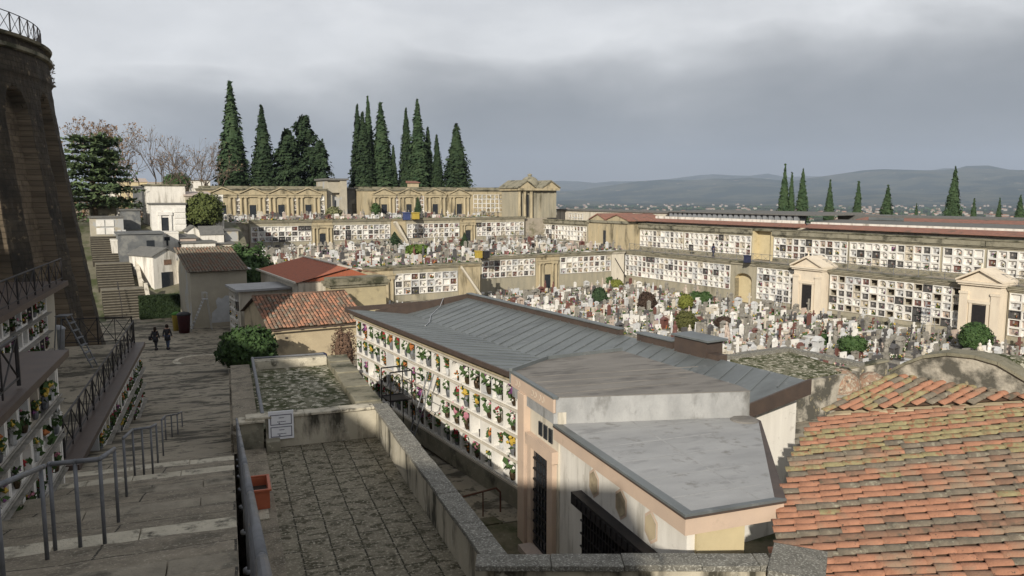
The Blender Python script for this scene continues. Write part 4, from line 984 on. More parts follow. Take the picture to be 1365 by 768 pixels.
# unseen walls added behind and left of the viewpoint, tops stepped to shade the foreground
m = MB()
m.prism([(-110, -24), (-38, -24), (-34, -14), (-110, -10)], -12, [26, 25, 25, 26])
m.prism([(-33.9, -24), (-19, -24), (-19, -15), (-33.9, -14)], -12, [18.5, 13, 13, 18.5])
m.prism([(-18.9, -24), (-14.5, -24), (-14.5, -15), (-18.9, -15)], -12, [12.8, 10.7, 10.7, 12.8])
m.prism([(-14.4, -24), (-11.4, -24), (-11.4, -15), (-14.4, -15)], -12, [10.6, 8.3, 8.3, 10.6])
m.prism([(-11.3, -24), (-5.6, -24), (-5.6, -15), (-11.3, -15)], -12, [8.1, 7.4, 7.4, 8.1])
ram = thing('shade_wall', 'unseen wall added behind the viewpoint, its stepped top shaped to shade the stairs', 'shade_wall', (-18, -19, -12)); m.v = [(x + 18, y + 19, z + 12) for x, y, z in m.v]
m.build('wall', greystone, ram)
# ------------------------------------------------------------------ round bastion
TC = Vector((-30.6, 34.4, 0)); th0 = math.atan2(-TC.y, -TC.x)
ba = thing('bastion', 'tall round bastion of dark brown masonry with blind arches, battered walls and iron railing', 'tower', (TC.x, TC.y, -12))
ZT = 18.8
def brad(z): return 11.75 - 2.65 * min(1, z / ZT) ** .85
def inrec(ph, z):                                                    # inside a tall blind arch?
    k = ((ph - 46 + 8) % 16) - 8
    if z > ZT - 2.2: return False
    w_ = 4.6
    zt_ = ZT - 2.2
    return abs(k) < w_ * (1 if z < zt_ - 1.4 else math.sqrt(max(0, 1 - ((z - zt_ + 1.4) / 1.4) ** 2)))
nth, nz_ = 720, 150; m = MB(); m.uv = []
phs = [-100 + 210 * i / nth for i in range(nth + 1)]; zs = [ZT * i / nz_ for i in range(nz_ + 1)]
zs = [z - 0 for z in zs]
vs = []
for z in zs:
    for ph in phs:
        t = th0 + rad(ph); r_ = brad(z) - (.55 if inrec(ph, z) else 0) + .05 * noise.noise((ph * .25, z * 1.2, 0)) + .03 * noise.noise((ph * 1.2, z * 4, 4))
        if z > ZT - 1.55: r_ += .10
        vs.append((r_ * math.cos(t), r_ * math.sin(t), z)); m.uv.append((rad(ph) * 10, z))
q = nth + 1; fs, ms = [], []
for j in range(nz_):
    for i in range(nth):
        fs.append((j * q + i, j * q + i + 1, (j + 1) * q + i + 1, (j + 1) * q + i))
m.add(vs, fs)
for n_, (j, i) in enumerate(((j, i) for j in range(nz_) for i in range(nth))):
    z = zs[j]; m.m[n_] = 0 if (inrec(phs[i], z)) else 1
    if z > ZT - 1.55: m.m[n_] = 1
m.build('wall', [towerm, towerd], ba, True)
m = MB(); m.lathe([(9.4, ZT + .003), (9.45, ZT + .12), (7.6, ZT + .2), (.5, ZT + .4)], 90); m.build('cap', towerd and mosscap, ba)
m = MB()
for a, b_, r_ in ((ZT - .55, ZT - .35, 9.32),): m.lathe([(r_, a), (r_ + .12, a + .04), (r_ + .12, b_), (r_, b_ + .03)], 120)
m.build('string_course', mosscap, ba)
m = MB()
for i in range(36):
    t0_, t1_ = th0 + rad(-70 + 5 * i), th0 + rad(-65 + 5 * i); rr_ = 9.0
    if -70 + 5 * i > 92: break
    A_ = Vector((rr_ * math.cos(t0_), rr_ * math.sin(t0_), ZT + .12)); B_ = Vector((rr_ * math.cos(t1_), rr_ * math.sin(t1_), ZT + .12)); U_ = Vector((0, 0, .95))
    m.tube(A_, A_ + U_, .03); m.tube(A_ + U_, B_ + U_, .022); m.tube(A_ + U_ * .1, B_ + U_ * .1, .016)
    if i % 2: m.tube(A_ + U_ * .1, B_ + U_, .013); m.tube(B_ + U_ * .1, A_ + U_, .013)
    else:
        M_ = (A_ + B_) / 2; m.tube(A_ + U_ * .1, B_ + U_, .013); m.tube(B_ + U_ * .1, A_ + U_, .013)
m.build('railing', iron, ba)
m = MB(); rnd = random.Random(4)
for i in range(70):
    t = th0 + rad(rnd.gauss(82, 3)); z = ZT - .4 - rnd.random() * 1.1; c_ = 9.25 + .25 * rnd.random(); m.tube((9.0 * math.cos(t), 9.0 * math.sin(t), z - .1), (c_ * math.cos(t), c_ * math.sin(t), z + .3 * rnd.random()), .008, n=3); m.leaf((c_ * math.cos(t), c_ * math.sin(t), z + .1), .10, rnd)
m.build('wall_plants', twig, ba)
# ------------------------------------------------------------------ right-hand niche walls (two tiers) along the grave field
AL, AU = 66.7, 70.9
bl = lambda px: solve(lambda b: W(AL, b, -8.4), px, -12, 130)
bu = lambda px: solve(lambda b: W(AU, b, -5.0), px, -12, 140)
GN = 'niche walls around the grave field'
def rseg(a, pxa, pxb, f, z0, H, nr, zb, pw, ph, label, seed, mat=ochre, pad=.25, **k):
    b0, b1_ = f(pxa), f(pxb); Lx = b0 - b1_; pad = .14; nc = int((Lx - 2 * pad) / pw + .35); pw = (Lx - 2 * pad) / nc; x0 = pad
    return niche_wall(label, W(a, b0, z0), RW, Lx, H, .9, [bay(x0, nc, nr, zb, pw, ph, **k)], mat, group=GN, seed=seed)
rseg(AL, 833, 975, bl, -12, 4.35, 4, 1.35, .86, .70, 'lower right niche wall starting at the far corner, four rows of white niches', 31)
rseg(AL, 1008.5, 1064, bl, -12, 4.35, 5, .72, .86, .70, 'short lower niche wall between the arched recess and the smaller pale chapel', 32)
rseg(AL, 1105.5, 1286, bl, -12, 4.35, 5, .72, .86, .70, 'lower niche wall with dark unsold openings between the two pale chapels', 33, empty=lambda c, r_: (c * 7 + r_ * 5) % 9 in (0, 1) and r_ > 1 or (r_ == 0 and c % 5 == 2))
rseg(AL, 1344, 1420, bl, -12, 4.35, 5, .72, .86, .70, 'lower niche wall running out of view beyond the larger pale chapel', 34)
b0, b1_ = bl(975.3), bl(1008.2); aw2 = thing('arched_recess', 'arched yellow recess in the lower right-hand wall', 'recess', W(AL, b0, -12), RW); Lx = b0 - b1_
m = MB(); hw = 1.25; cx = Lx / 2; pts = [(0, 0), (cx - hw, 0), (cx - hw, 2.7)] + [(cx - hw * math.cos(t), 2.7 + hw * .55 * math.sin(t)) for t in [rad(20 * i) for i in range(1, 9)]] + [(cx + hw, 2.7), (cx + hw, 0), (Lx, 0), (Lx, 4.35), (0, 4.35)]
n_ = len(pts); half = pts.index((cx + hw, 2.7)); 
vsA = [(p[0], -.02, p[1]) for p in pts]; vsB = [(p[0], .62, p[1]) for p in pts]
arc = list(range(1, half + 2))
m.add(vsA + vsB, [(i, i + 1, n_ + i + 1, n_ + i) for i in arc[:-1]], 1)
mid = [i for i in range(2, half + 1)]
for i, j in zip(mid, mid[1:]): m.add([(pts[i][0], -.02, pts[i][1]), (pts[j][0], -.02, pts[j][1]), (pts[j][0], -.02, 4.35), (pts[i][0], -.02, 4.35)], [(0, 1, 2, 3)])
m.box(0, cx - hw, -.02, .62, 0, 4.35); m.box(cx + hw, Lx, -.02, .62, 0, 4.35); m.box(cx - hw, cx + hw, .62, 1.3, 0, 4.35, 1); m.box(0, Lx, -.2, 1.2, 4.353, 4.6); m.box(-.05, Lx + .05, -.35, 1.3, 4.603, 4.75, 2)
m.build('wall', [ochre, yel, mosscap], aw2)
def pale_chapel(label, pxa, pxb, Hb, seed):
    b0, b1_ = bl(pxa), bl(pxb); Lx = b0 - b1_; r_ = thing('pale_chapel', label, 'chapel', W(AL, b0, -12), RW, 'pale plastered wall chapels'); y = -.9
    m = MB(); m.box(.1, Lx - .1, y, .9, 0, Hb); m.build('wall', pm('pale_peach_plaster_%d' % seed, (.66, .58, .46), (.58, .50, .40), 1.5, c3=(.42, .36, .28), s3=1.1, f3=(.6, .75), stretch=(1, 1, .3)), r_)
    mt = bpy.data.materials['pale_peach_plaster_%d' % seed]
    for x in (.1, Lx - .1 - Lx * .2): m = MB(); m.box(x, x + Lx * .2, y - .14, y - .003, 0, Hb - .75); m.box(x - .05, x + Lx * .2 + .05, y - .2, y - .002, Hb - .747, Hb - .55); m.build('pilaster', mt, r_)
    m = MB(); m.box(-.05, Lx + .05, y - .22, .95, Hb + .003, Hb + .16); m.box(-.15, Lx + .15, y - .34, 1.0, Hb + .163, Hb + .34); m.build('entablature', mt, r_)
    m = MB(); cx = Lx / 2; rise = .95; m.xz([(.1, Hb + .343), (Lx - .1, Hb + .343), (cx, Hb + .34 + rise * .9)], y - .1, 1.0)
    for sgn in (-1, 1):
        p = [(cx + sgn * (Lx / 2 + .2), Hb + .345), (cx + sgn * (Lx / 2 + .2), Hb + .5), (cx, Hb + .5 + rise), (cx, Hb + .345 + rise * .98)]; m.xz(p if sgn < 0 else p[::-1], y - .38, 1.1)
    m.build('pediment', mt, r_)
    dw, dh = Lx * .17, 2.55; m = MB(); m.box(cx - dw, cx + dw, y - .03, y - .004, .5, .5 + dh); d = m.build('door', iron, r_)
    m = MB(); m.box(cx - dw - .22, cx - dw - .004, y - .1, y - .005, .35, .6 + dh); m.box(cx + dw + .004, cx + dw + .22, y - .1, y - .005, .35, .6 + dh); m.box(cx - dw - .3, cx + dw + .3, y - .13, y - .006, .603 + dh, .85 + dh); m.build('door_frame', mt, d)
    m = MB(); m.box(cx - dw - .5, cx + dw + .5, y - .6, y - .145, 0, .34); m.build('step', travert, r_)
    m = MB(); m.lathe([(.12, 0), (.07, .1), (.05, .4), (.1, .45)], 8, (cx, y, Hb + .5 + rise)); m.build('finial', mt, r_)
    return r_
pale_chapel('smaller pale plastered chapel with pediment and dark iron door in the lower right wall', 1065, 1104.5, 4.55, 1)
pale_chapel('larger pale plastered chapel with pediment behind a round bush at the right', 1286.5, 1343.5, 4.65, 2)
UG = dict(z0=-7.4, H=2.92, nr=3, zb=.45, pw=.86, ph=.76)
def useg(pa, pb, label, seed, **k): return rseg(AU, pa, pb, bu, UG['z0'], UG['H'], UG['nr'], UG['zb'], UG['pw'], UG['ph'], label, seed, pad=.3, **k)
useg(713, 783, 'upper right niche wall at the far end beside the domed pavilion', 41)
niche_wall('plain mottled stretch of upper wall left of the pedimented pavilion', W(AU, bu(783), -7.4), RW, bu(783) - bu(800), 3.3, .9, [], group=GN, seed=2)
useg(853, 912, 'upper right niche wall just right of the pedimented pavilion', 42)
useg(912, 1003, 'upper right niche wall left of the yellow recess, with the navy-coated visitor before it', 43)
useg(1031, 1132, 'upper right niche wall just right of the yellow recess', 44)
useg(1132, 1256, 'upper right niche wall above the dark unsold openings', 45)
useg(1256, 1315, 'short four-column upper niche wall above the larger pale chapel', 46)
useg(1315, 1420, 'upper right niche wall at the right edge of the view', 47)
b0, b1_ = bu(1003.2), bu(1030.8); rc = thing('wall_recess', 'yellow plastered recess in the upper right-hand wall', 'recess', W(AU, b0, -7.4), RW); Lx = b0 - b1_
m = MB(); m.box(0, .25, -.02, 1.6, 0, 3.4); m.box(Lx - .35, Lx, -.02, 1.6, 0, 3.4); m.box(.25, Lx - .35, .7, 1.6, 0, 3.4); m.box(-.05, Lx + .05, -.1, 1.6, 3.403, 3.65, 1); m.build('wall', [yel, mosscap], rc)
b0, b1_ = bu(800.2), bu(852.8); pv = thing('pavilion', 'ochre corner pavilion with two pediments and red tiled roof on the right-hand wall', 'chapel', W(AU, b0, -7.4), RW); Lx = b0 - b1_
m = MB(); m.box(.1, Lx - .1, -2.2, .9, 0, 3.6)
for i in range(5): m.box(.1 + i * (Lx - .5) / 4, .4 + i * (Lx - .5) / 4, -2.32, -2.203, 0, 3.1)
m.build('wall', ochre_b, pv); m = MB(); m.box(-.1, Lx + .1, -2.45, 1.1, 3.603, 3.95); m.build('cornice', greystone, pv)
m = MB()
for cx, hw in ((Lx * .27, Lx * .22), (Lx * .76, Lx * .3)):
    m.xz([(cx - hw, 3.953), (cx + hw, 3.953), (cx, 4.75)], -2.3, -2.0)
    m.xz([(cx - hw - .1, 3.955), (cx, 4.78), (cx, 4.95), (cx - hw - .1, 4.1)][::-1], -2.5, 4.0, 1); m.xz([(cx + hw + .1, 3.955), (cx + hw + .1, 4.1), (cx, 4.95), (cx, 4.78)], -2.5, 4.0, 1)
m.build('pediment', [ochre_b, redstrip], pv)
m = MB(); m.box(Lx * .40, Lx * .47, -2.23, -2.203, .5, 2.5); m.build('slit_window', glassd, pv)
# iron railings on the lower wall top
for k, (pa, pb) in enumerate(((700, 760), (760, 836))):
    pass
cross_rail('long low iron railing along the walkway on top of the lower right-hand wall', W(AL + .3, bl(836), -7.3), W(AL + .3, bl(1420), -7.3), .95, 44, 'iron railings on the terrace walls', galv, .018)
# roofs behind the upper wall
rs = thing('long_roof', 'long low roof with faded red tile edge behind the right-hand niche walls, right part', 'roof', W(AU + 1.0, bu(1056), -7.5), RW, 'long roofs behind the right wall'); Lx = bu(1056) - bu(1440)
m = MB(); m.box(0, Lx, 1.1, 16, 0, 4.0); m.build('body', plast_cream, rs)
m = MB(); m.prism([(0, .2), (Lx, .2), (Lx, 1.9), (0, 1.9)], 4.003, [4.05, 4.05, 4.42, 4.42]); m.build('red_tile_edge', redstrip, rs)
m = MB(); m.box(0, Lx, 1.95, 2.1, 4.003, 4.62); m.build('white_fascia', plast_white, rs)
m = MB(); m.prism([(0, 2.2), (Lx, 2.2), (Lx, 6.5), (0, 6.5)], 4.003, [4.66, 4.66, 4.86, 4.86]); m.build('grey_roof', slate, rs)
m = MB(); m.prism([(2, 7.0), (Lx, 7.0), (Lx, 9), (2, 9)], 4.003, [4.9, 4.9, 5.15, 5.15]); m.build('red_ridge', redstrip, rs)
m = MB(); m.prism([(-2, 9.2), (Lx, 9.2), (Lx, 15), (-2, 15)], 4.003, 5.32); m.build('rear_roof', slate, rs)
m = MB(); m.box(4, 8, 6.6, 6.95, 4.9, 5.2); m.build('skylight', zinc, rs)
rs2 = thing('clerestory_roof', 'long roof with a row of small dark clerestory openings behind the right-hand wall, left part', 'roof', W(AU + 1.0, bu(864), -7.5), RW, 'long roofs behind the right wall'); Lx = bu(864) - bu(1050)
m = MB(); m.box(0, Lx, 1.1, 14, 0, 4.0); m.build('body', plast_cream, rs2)
m = MB(); m.prism([(-4, .2), (Lx, .2), (Lx, 1.9), (-4, 1.9)], 4.003, [4.05, 4.05, 4.4, 4.4]); m.build('red_tile_edge', redstrip, rs2)
m = MB(); m.box(-2, Lx - .5, 1.95, 2.3, 4.003, 4.72); m.build('white_fascia', plast_white, rs2)
m = MB(); m.box(0, Lx - 1, 3.0, 3.2, 4.0, 5.3); m.build('dark_back', glassd, rs2); nn = 24
for i in range(nn): m = MB(); x = .2 + i * (Lx - 1.6) / nn; m.box(x, x + .55, 2.62, 2.98, 4.6, 5.26); m.build('pier', grey_p, rs2)
m = MB(); m.prism([(-.5, 2.35), (Lx + 1, 2.35), (Lx + 1, 11), (-.5, 11)], 5.3, [5.42, 5.42, 5.6, 5.6]); m.build('grey_roof', slate, rs2)
m = MB(); m.box(-22, -1, 3.5, 9, 0, 5.1); m.box(-22.3, -.7, 3.3, 9.2, 5.103, 5.3, 1); m.build('pale_block', [plast_cream, slate], rs2)
bd = thing('rear_niche_block', 'pale dark-roofed block with a strip of far niches right of the domed pavilion', 'building', W(AU + 9, bu(735), -7.5), RW); Lx = bu(735) - bu(862)
m = MB(); m.box(-12, Lx * .8, 0, 5, 0, 5.0); m.box(-12.2, Lx * .8, -.3, 5.2, 5.003, 5.25, 1); m.build('wall', [plast_cream, slate], bd); add_bay(bd, bay(-8, 24, 2, 3.0, .86, .75), random.Random(77))
# ------------------------------------------------------------------ far tiers facing the camera (along a)
RF = A1
bc, bm, bt = 83.8, 110.9, 123.5
al = lambda px, b, z: solve(lambda a: W(a, b, z), px, -20, 90)
def fseg(b, pxa, pxb, z0, H, nr, zb, pw, ph, label, seed, mat=ochre, **k):
    a0_, a1_ = al(pxa, b, z0 + H * .7), al(pxb, b, z0 + H * .7); Lx = a1_ - a0_; nc = max(1, int((Lx - .3) / pw + .3)); pw = (Lx - .3) / nc; x0 = .15
    return niche_wall(label, W(a0_, b, z0), RF, Lx, H, .9, [bay(x0, nc, nr, zb, pw, ph, **k)] if nr else [], mat, group=GN, seed=seed)
fseg(bc, 641, 714, -12, 4.35, 3, 2.05, .86, .72, 'lowest far niche wall left of its columned doorway', 51)
d1_ = fseg(bc, 714.3, 745, -12, 4.35, 0, 0, 1, 1, 'columned doorway of dark ochre stone in the lowest far wall', 52, ochre_b); temple_front(d1_, (al(745, bc, -9) - al(714.3, bc, -9)) / 2, 3.0, 4.3, 0, ochre_b, ped=False)
fseg(bc, 745.3, 815, -12, 4.35, 3, 2.05, .86, .72, 'lowest far niche wall between columned doorway and the corner stair', 53)
cs = fseg(bc, 815.3, 832, -12, 4.35, 0, 0, 1, 1, 'pale corner pier with a slanting stair rail at the corner of the grave field', 54, plast_cream)
m = MB(); m.tube((.3, -.3, 3.8), (2.2, -.3, 1.2), .05); m.build('stair_rail', iron, cs)
bj = 76.2
d2_ = fseg(bj, 484, 524, -12, 4.4, 0, 0, 1, 1, 'columned doorway of the nearer left wall beside the red roofed house', 55, ochre_b); temple_front(d2_, (al(524, bj, -9) - al(484, bj, -9)) * .55, 3.2, 4.3, 0, ochre_b, ped=False)
fseg(bj, 524.3, 611, -12, 4.4, 3, 1.75, .86, .74, 'nearer left niche wall with three rows of white niches', 56)
js = fseg(bj, 611.3, 640, -12, 4.4, 0, 0, 1, 1, 'ochre wall end with a slanting pale stair string between two niche walls', 57, ochre_b); q_ = al(640, bj, -9) - al(611.3, bj, -9)
m = MB(); m.xz([(.2, 4.2), (.2, 4.5), (q_ - .1, 1.3), (q_ - .1, .9)][::-1], -.5, -.08); m.build('stair_string', plast_cream, js)
m = MB(); m.box(q_ - .9, q_, .903, bc - bj, 0, 4.4); m.build('side_wall', ochre, js)
fseg(bm, 333, 416, -7.4, 3.75, 3, 1.1, .86, .72, 'middle tier niche wall at the far left behind the dark tree', 61)
d3_ = fseg(bm, 416.3, 443, -7.4, 3.75, 0, 0, 1, 1, 'columned doorway between the left middle tier niche walls', 62, ochre_b); temple_front(d3_, (al(443, bm, -5) - al(416.3, bm, -5)) / 2, 3.0, 3.7, 0, ochre_b, ped=False)
fseg(bm, 443.3, 521, -7.4, 3.75, 3, 1.1, .86, .72, 'middle tier niche wall left of the slanting stair', 63)
sl = fseg(bm, 521.3, 541, -7.4, 3.75, 0, 0, 1, 1, 'ochre stair wall with a pale slanting string in the middle tier', 64, ochre_b)
m = MB(); q_ = al(541, bm, -5) - al(521.3, bm, -5); m.xz([(.2, 3.5), (.5, 3.7), (q_ - .1, .6), (q_ - .1, .1)][::-1], -1.2, -.1); m.build('stair_string', plast_cream, sl)
fseg(bm, 541.3, 613, -7.4, 3.75, 3, 1.1, .86, .72, 'middle tier niche wall right of the slanting stair', 65)
d4_ = fseg(bm, 613.3, 634, -7.4, 3.75, 0, 0, 1, 1, 'columned doorway in the middle tier behind the cypress shrub', 66, ochre_b); temple_front(d4_, (al(634, bm, -5) - al(613.3, bm, -5)) / 2, 2.6, 3.7, 0, ochre_b, ped=False)
fseg(bm, 634.3, 699, -7.4, 3.75, 3, 1.1, .86, .72, 'middle tier niche wall below the domed pavilion', 67)
# upper rows of chapels
def chapel_row(label, pxa, pxb, fronts, strips, seed, H=4.75):
    a0_, a1_ = al(pxa, bt, -1.5), al(pxb, bt, -1.5); Lx = a1_ - a0_; r_ = thing('chapel_row', label, 'chapels', W(a0_, bt, -3.6), RF, 'rows of family chapels on the upper terrace')
    bays_ = []
    for px in strips: x = al(px, bt, -1.5) - a0_; bays_.append(bay(x - .43, 1, 4, .8, .86, .72))
    m = MB(); wall_body(m, Lx, H - .25, 5.5, bays_); m.build('wall', ochre_b, r_)
    for b_ in bays_: add_bay(r_, b_, random.Random(seed))
    m = MB(); m.box(-.1, Lx + .1, -.14, 5.6, H - .247, H - .05); m.box(-.2, Lx + .2, -.3, 5.7, H - .047, H + .1); m.build('cornice', greystone, r_)
    m = MB(); m.box(.3, Lx - .3, 1.2, 5.2, H + .103, H + .45, 0); m.build('attic', mosscap, r_)
    for px in fronts: temple_front(r_, al(px, bt, -1.5) - a0_, 4.1, H - .5, 0, ochre_b, pedh=.95, door_w=1.0, door_h=2.3)
    return r_
chapel_row('row of ochre family chapels with pediments and columns below the dark firs', 270, 436, (297, 337, 375, 411), (318, 357, 393, 429), 71)
c2r = chapel_row('row of ochre family chapels with pediments below the tall central cypresses', 484, 689, (512, 545, 580, 612), (531, 562), 72)
add_bay(c2r, bay(al(631, bt, -1.5) - al(484, bt, -1.5), 11, 4, .8, .86, .78), random.Random(5))
m = MB(); m.box(9.5, 11, 2.5, 4, 5.2, 5.9); m.prism([(9.3, 2.3), (11.2, 2.3), (11.2, 4.2), (9.3, 4.2)], 5.903, [6.0, 6.0, 6.3, 6.3], 1); m.build('chimney_house', [plast_ochre, redstrip], c2r)
p0 = W(al(689.5, 112.4, -1), 112.2, -3.6)
dp = thing('domed_pavilion', 'square ochre pavilion with columns, pediments and a small stone dome on the terrace corner', 'chapel', p0, RF)
sz = al(743, 112.2, -1) - al(689.5, 112.2, -1)
m = MB(); m.box(.3, sz, .5, 6, 0, 4.6)
for i in range(4): m.box(sz * .42 + i * sz * .17, sz * .48 + i * sz * .17, .38, .497, 0, 4.4)
m.build('wall', ochre, dp)
for q in (.25, sz * .16, sz * .32): m = MB(); m.lathe([(.28, 0), (.26, .3), (.23, 4.2), (.3, 4.4)], 10, (q + .1, .05, 0)); m.build('column', ochre_b, dp)
m = MB(); m.box(sz * .08, sz * .13, .47, .497, .2, 3.6); m.box(sz * .2, sz * .3, .46, .497, .2, 3.9); m.build('doorway', glassd, dp)
m = MB(); m.box(-.1, sz + .2, -.3, 6.2, 4.603, 4.95); m.build('cornice', ochre_b, dp)
m = MB()
for cx, hw in ((sz * .2, sz * .22), (sz * .8, sz * .22)): m.xz([(cx - hw, 4.953), (cx + hw, 4.953), (cx, 6.1)], -.2, 6.0)
for cx, hw in ((sz * .2, sz * .22), (sz * .8, sz * .22)):
    m.xz([(cx - hw - .15, 4.96), (cx, 6.13), (cx, 6.35), (cx - hw - .15, 5.14)][::-1], -.4, 6.1, 1); m.xz([(cx + hw + .15, 4.96), (cx + hw + .15, 5.14), (cx, 6.35), (cx, 6.13)], -.4, 6.1, 1)
m.build('pediment', [ochre_b, greystone], dp)
m = MB(); m.lathe([(1.5, 4.953), (1.5, 6.0)] + [(1.45 * math.cos(t), 6.0 + 1.05 * math.sin(t)) for t in [rad(k) for k in (0, 20, 40, 60, 80)]] + [(.3, 7.1), (.45, 7.3), (.1, 7.5)], 16, (sz * .52, 3, 0)); m.build('dome', greystone, dp, True)
md = thing('modern_chapel', 'tall grey modern chapel with a dark recessed porch between the two chapel rows', 'chapel', W(al(436.5, 124.5, -1), 124.5, -3.6), RF); w_ = al(462, 124.5, -1) - al(436.5, 124.5, -1)
m = MB(); m.box(0, w_, .6, 6, 0, 6.2); m.box(0, .8, 0, .597, 0, 6.2); m.box(w_ - 1.1, w_, -.3, .597, 0, 6.2); m.box(.803, w_ - 1.103, 0, .597, 4.2, 6.2); m.build('wall', plast_grey, md)
m = MB(); m.box(-.3, w_ + .3, -.5, 6.2, 6.203, 6.5); m.build('roof_slab', slate, md); m = MB(); m.box(1.6, w_ - 1.8, .55, .597, 0, 3); m.build('door', glassd, md)
ds = thing('dark_stone_chapel', 'low dark stone chapel right of the grey modern chapel', 'chapel', W(al(463, 127, -1), 127, -3.6), RF); w_ = al(481, 127, -1) - al(463, 127, -1)
m = MB(); m.box(0, w_, 0, 5, 0, 4.8); m.build('wall', towerd if False else plast_dk, ds); m = MB(); m.box(-.2, w_ + .2, -.3, 5.2, 4.803, 5.1); m.build('roof_slab', slate, ds); m = MB(); m.box(w_ * .35, w_ * .6, -.03, -.003, 0, 2.4); m.build('door', glassd, ds)
# ------------------------------------------------------------------ houses on the left (cemetery grid)
def small_tiles(parent, x0, x1, y0, z0, y1, z1, picker, seed, pitch_=.25, holes=None):
    """tile courses running from the eave (y0,z0) up to the ridge (y1,z1), between x0 and x1, local frame"""
    m = MB(); O_ = Vector((x0, y0, z0)); c_ = Vector((0, y1 - y0, z1 - z0)); L_ = c_.length; c_.normalize(); e_ = Vector((1, 0, 0)); u_ = e_.cross(c_); u_ = u_ if u_.z > 0 else -u_
    coppi(m, O_, e_, c_, u_, int((x1 - x0) / pitch_) + 1, pitch_, lambda j: (0, L_), .38, picker, random.Random(seed), .11, 3)
    return m
def pickA(j, base, rnd):
    return rnd.choice([0, 0, 0, 1, 1, 2]) if rnd.random() < .8 else 1
hA = thing('red_tiled_house', 'small ochre house with old red tiled roof beside the round bush', 'house', W(11.5, 51.0, -10.95), A1)
wA, dA = 6.3, 8.3; eh, rh = 2.55, 4.0
m = MB(); m.prism([(0, 0), (wA, 0), (wA, dA), (0, dA)], 0, eh); vsg = [(0, 0, eh), (0, dA, eh), (0, dA / 2, rh - .05), (wA, 0, eh), (wA, dA, eh), (wA, dA / 2, rh - .05)]
m.add(vsg, [(0, 2, 1), (3, 4, 5)]); m.build('wall', plast_ochre, hA)
m = MB(); sl_ = (rh - eh) / (dA / 2)
m.add([(-.25, -.35, eh - .35 * sl_ + .04), (wA + .1, -.35, eh - .35 * sl_ + .04), (wA + .1, dA / 2, rh + .04), (-.25, dA / 2, rh + .04), (wA + .1, dA + .3, eh - .3 * sl_ + .04), (-.25, dA + .3, eh - .3 * sl_ + .04)], [(0, 1, 2, 3), (3, 2, 4, 5)]); rfA = m.build('roof', tile_u, hA)
small_tiles(hA, -.2, wA + .05, -.4, eh - .35 * sl_ + .07, dA / 2 + .02, rh + .07, pickA, 3).build('tile_courses', [tile_o, tile_b, tile_g], rfA, True)
m = MB(); m.tube((-.25, dA / 2, rh + .1), (wA, dA / 2, rh + .1), .1, n=8); m.build('ridge', tile_b, rfA, True)
m = MB(); m.tube((-.25, -.46, eh - .2), (wA + .1, -.46, eh - .2), .055); m.build('gutter', zincb, rfA)
m = MB(); m.box(.9, 1.05, -.05, -.003, 1.7, 1.8); m.build('wall_lamp', iron, hA)
hB = thing('flat_roofed_niche_house', 'flat grey-roofed block with small niches on its left side behind the red tiled house', 'building', W(11.4, 60.2, -10.95), A1)
m = MB(); m.box(0, 9, 0, 4.0, 0, 3.9); m.build('wall', plast_cream, hB); m = MB(); m.box(-.3, 9, -.4, 4.2, 3.903, 4.06); m.build('roof', bitumg, hB)
nbB = Matrix.Rotation(-math.pi / 2, 4, 'Z'); msB, _e = niche_set(.8, .72)
for r_ in range(5):
    for c_ in range(4):
        o = link('niche', random.Random(r_ * 9 + c_).choice(msB), hB, (-.01, 3.7 - c_ * .8, .2 + r_ * .72)); o.rotation_euler[2] = -math.pi / 2
hC = thing('red_sheet_roof_house', 'house with plain faded red roof and pale ridge behind the flat grey-roofed block', 'house', W(15.2, 58.0, -10.95), A1)
m = MB(); m.box(0, 6.4, 0, 12.5, 0, 4.6); m.build('wall', plast_cream, hC)
m = MB(); m.add([(-.3, -.2, 4.55), (3.9, -.2, 5.5), (3.9, 12.8, 5.5), (-.3, 12.8, 4.55), (6.8, -.2, 4.8), (6.8, 12.8, 4.8)], [(0, 1, 2, 3), (1, 4, 5, 2)])
m.add([(0, 0, 4.5), (6.4, 0, 4.5), (3.9, 0, 5.45), (0, 12.5, 4.5), (6.4, 12.5, 4.5), (3.9, 12.5, 5.45)], [(0, 1, 2), (3, 5, 4)]); rC = m.build('roof', redroof, hC)
m = MB(); m.box(3.8, 4.1, -.22, 12.85, 5.5, 5.58); m.box(-.35, -.2, -.2, 12.8, 4.5, 4.64); m.build('ridge', travert, rC)
hD = thing('stone_gatehouse', 'ochre ashlar block with heavy weathered cornice beside the nearer left niche wall', 'building', W(17.1, 55.9, -12), A1)
m = MB(); m.box(0, 4.2, 0, 1.6, 0, 5.3); m.build('wall', pm('ashlar_ochre', (.40, .34, .21), (.32, .275, .18), 1.5, c3=(.2, .17, .11), s3=1, f3=(.55, .7), bump=.3), hD)
m = MB(); m.box(-.15, 4.35, -.12, 1.7, 5.303, 5.5); m.box(-.25, 4.45, -.24, 1.8, 5.503, 5.72); m.box(-.1, 4.3, -.1, 1.6, 5.723, 5.98); m.build('cornice', mosscap, hD)
hE = thing('grey_house', 'tall grey-brown rendered house with a brown tiled roof and a big pale repair patch', 'house', W(9.2, 69.0, -10.95), A1)
m = MB(); wE, dE, eE = 4.5, 7.5, 4.75; m.box(0, wE, 0, dE, 0, eE); m.build('wall', plast_grey, hE)
rE = MB(); rE.add([(-.2, -.3, eE - .05), (wE + .2, -.3, eE - .05), (wE + .2, dE + .1, eE + 1.5), (-.2, dE + .1, eE + 1.5)], [(0, 1, 2, 3)]); rEo = rE.build('roof', tile_u, hE)
small_tiles(hE, -.2, wE + .1, -.35, eE - .02, dE + .1, eE + 1.54, lambda j, b, r: r.choice([0, 1, 1]), 6).build('tile_courses', [tile_b, tile_g], rEo, True)
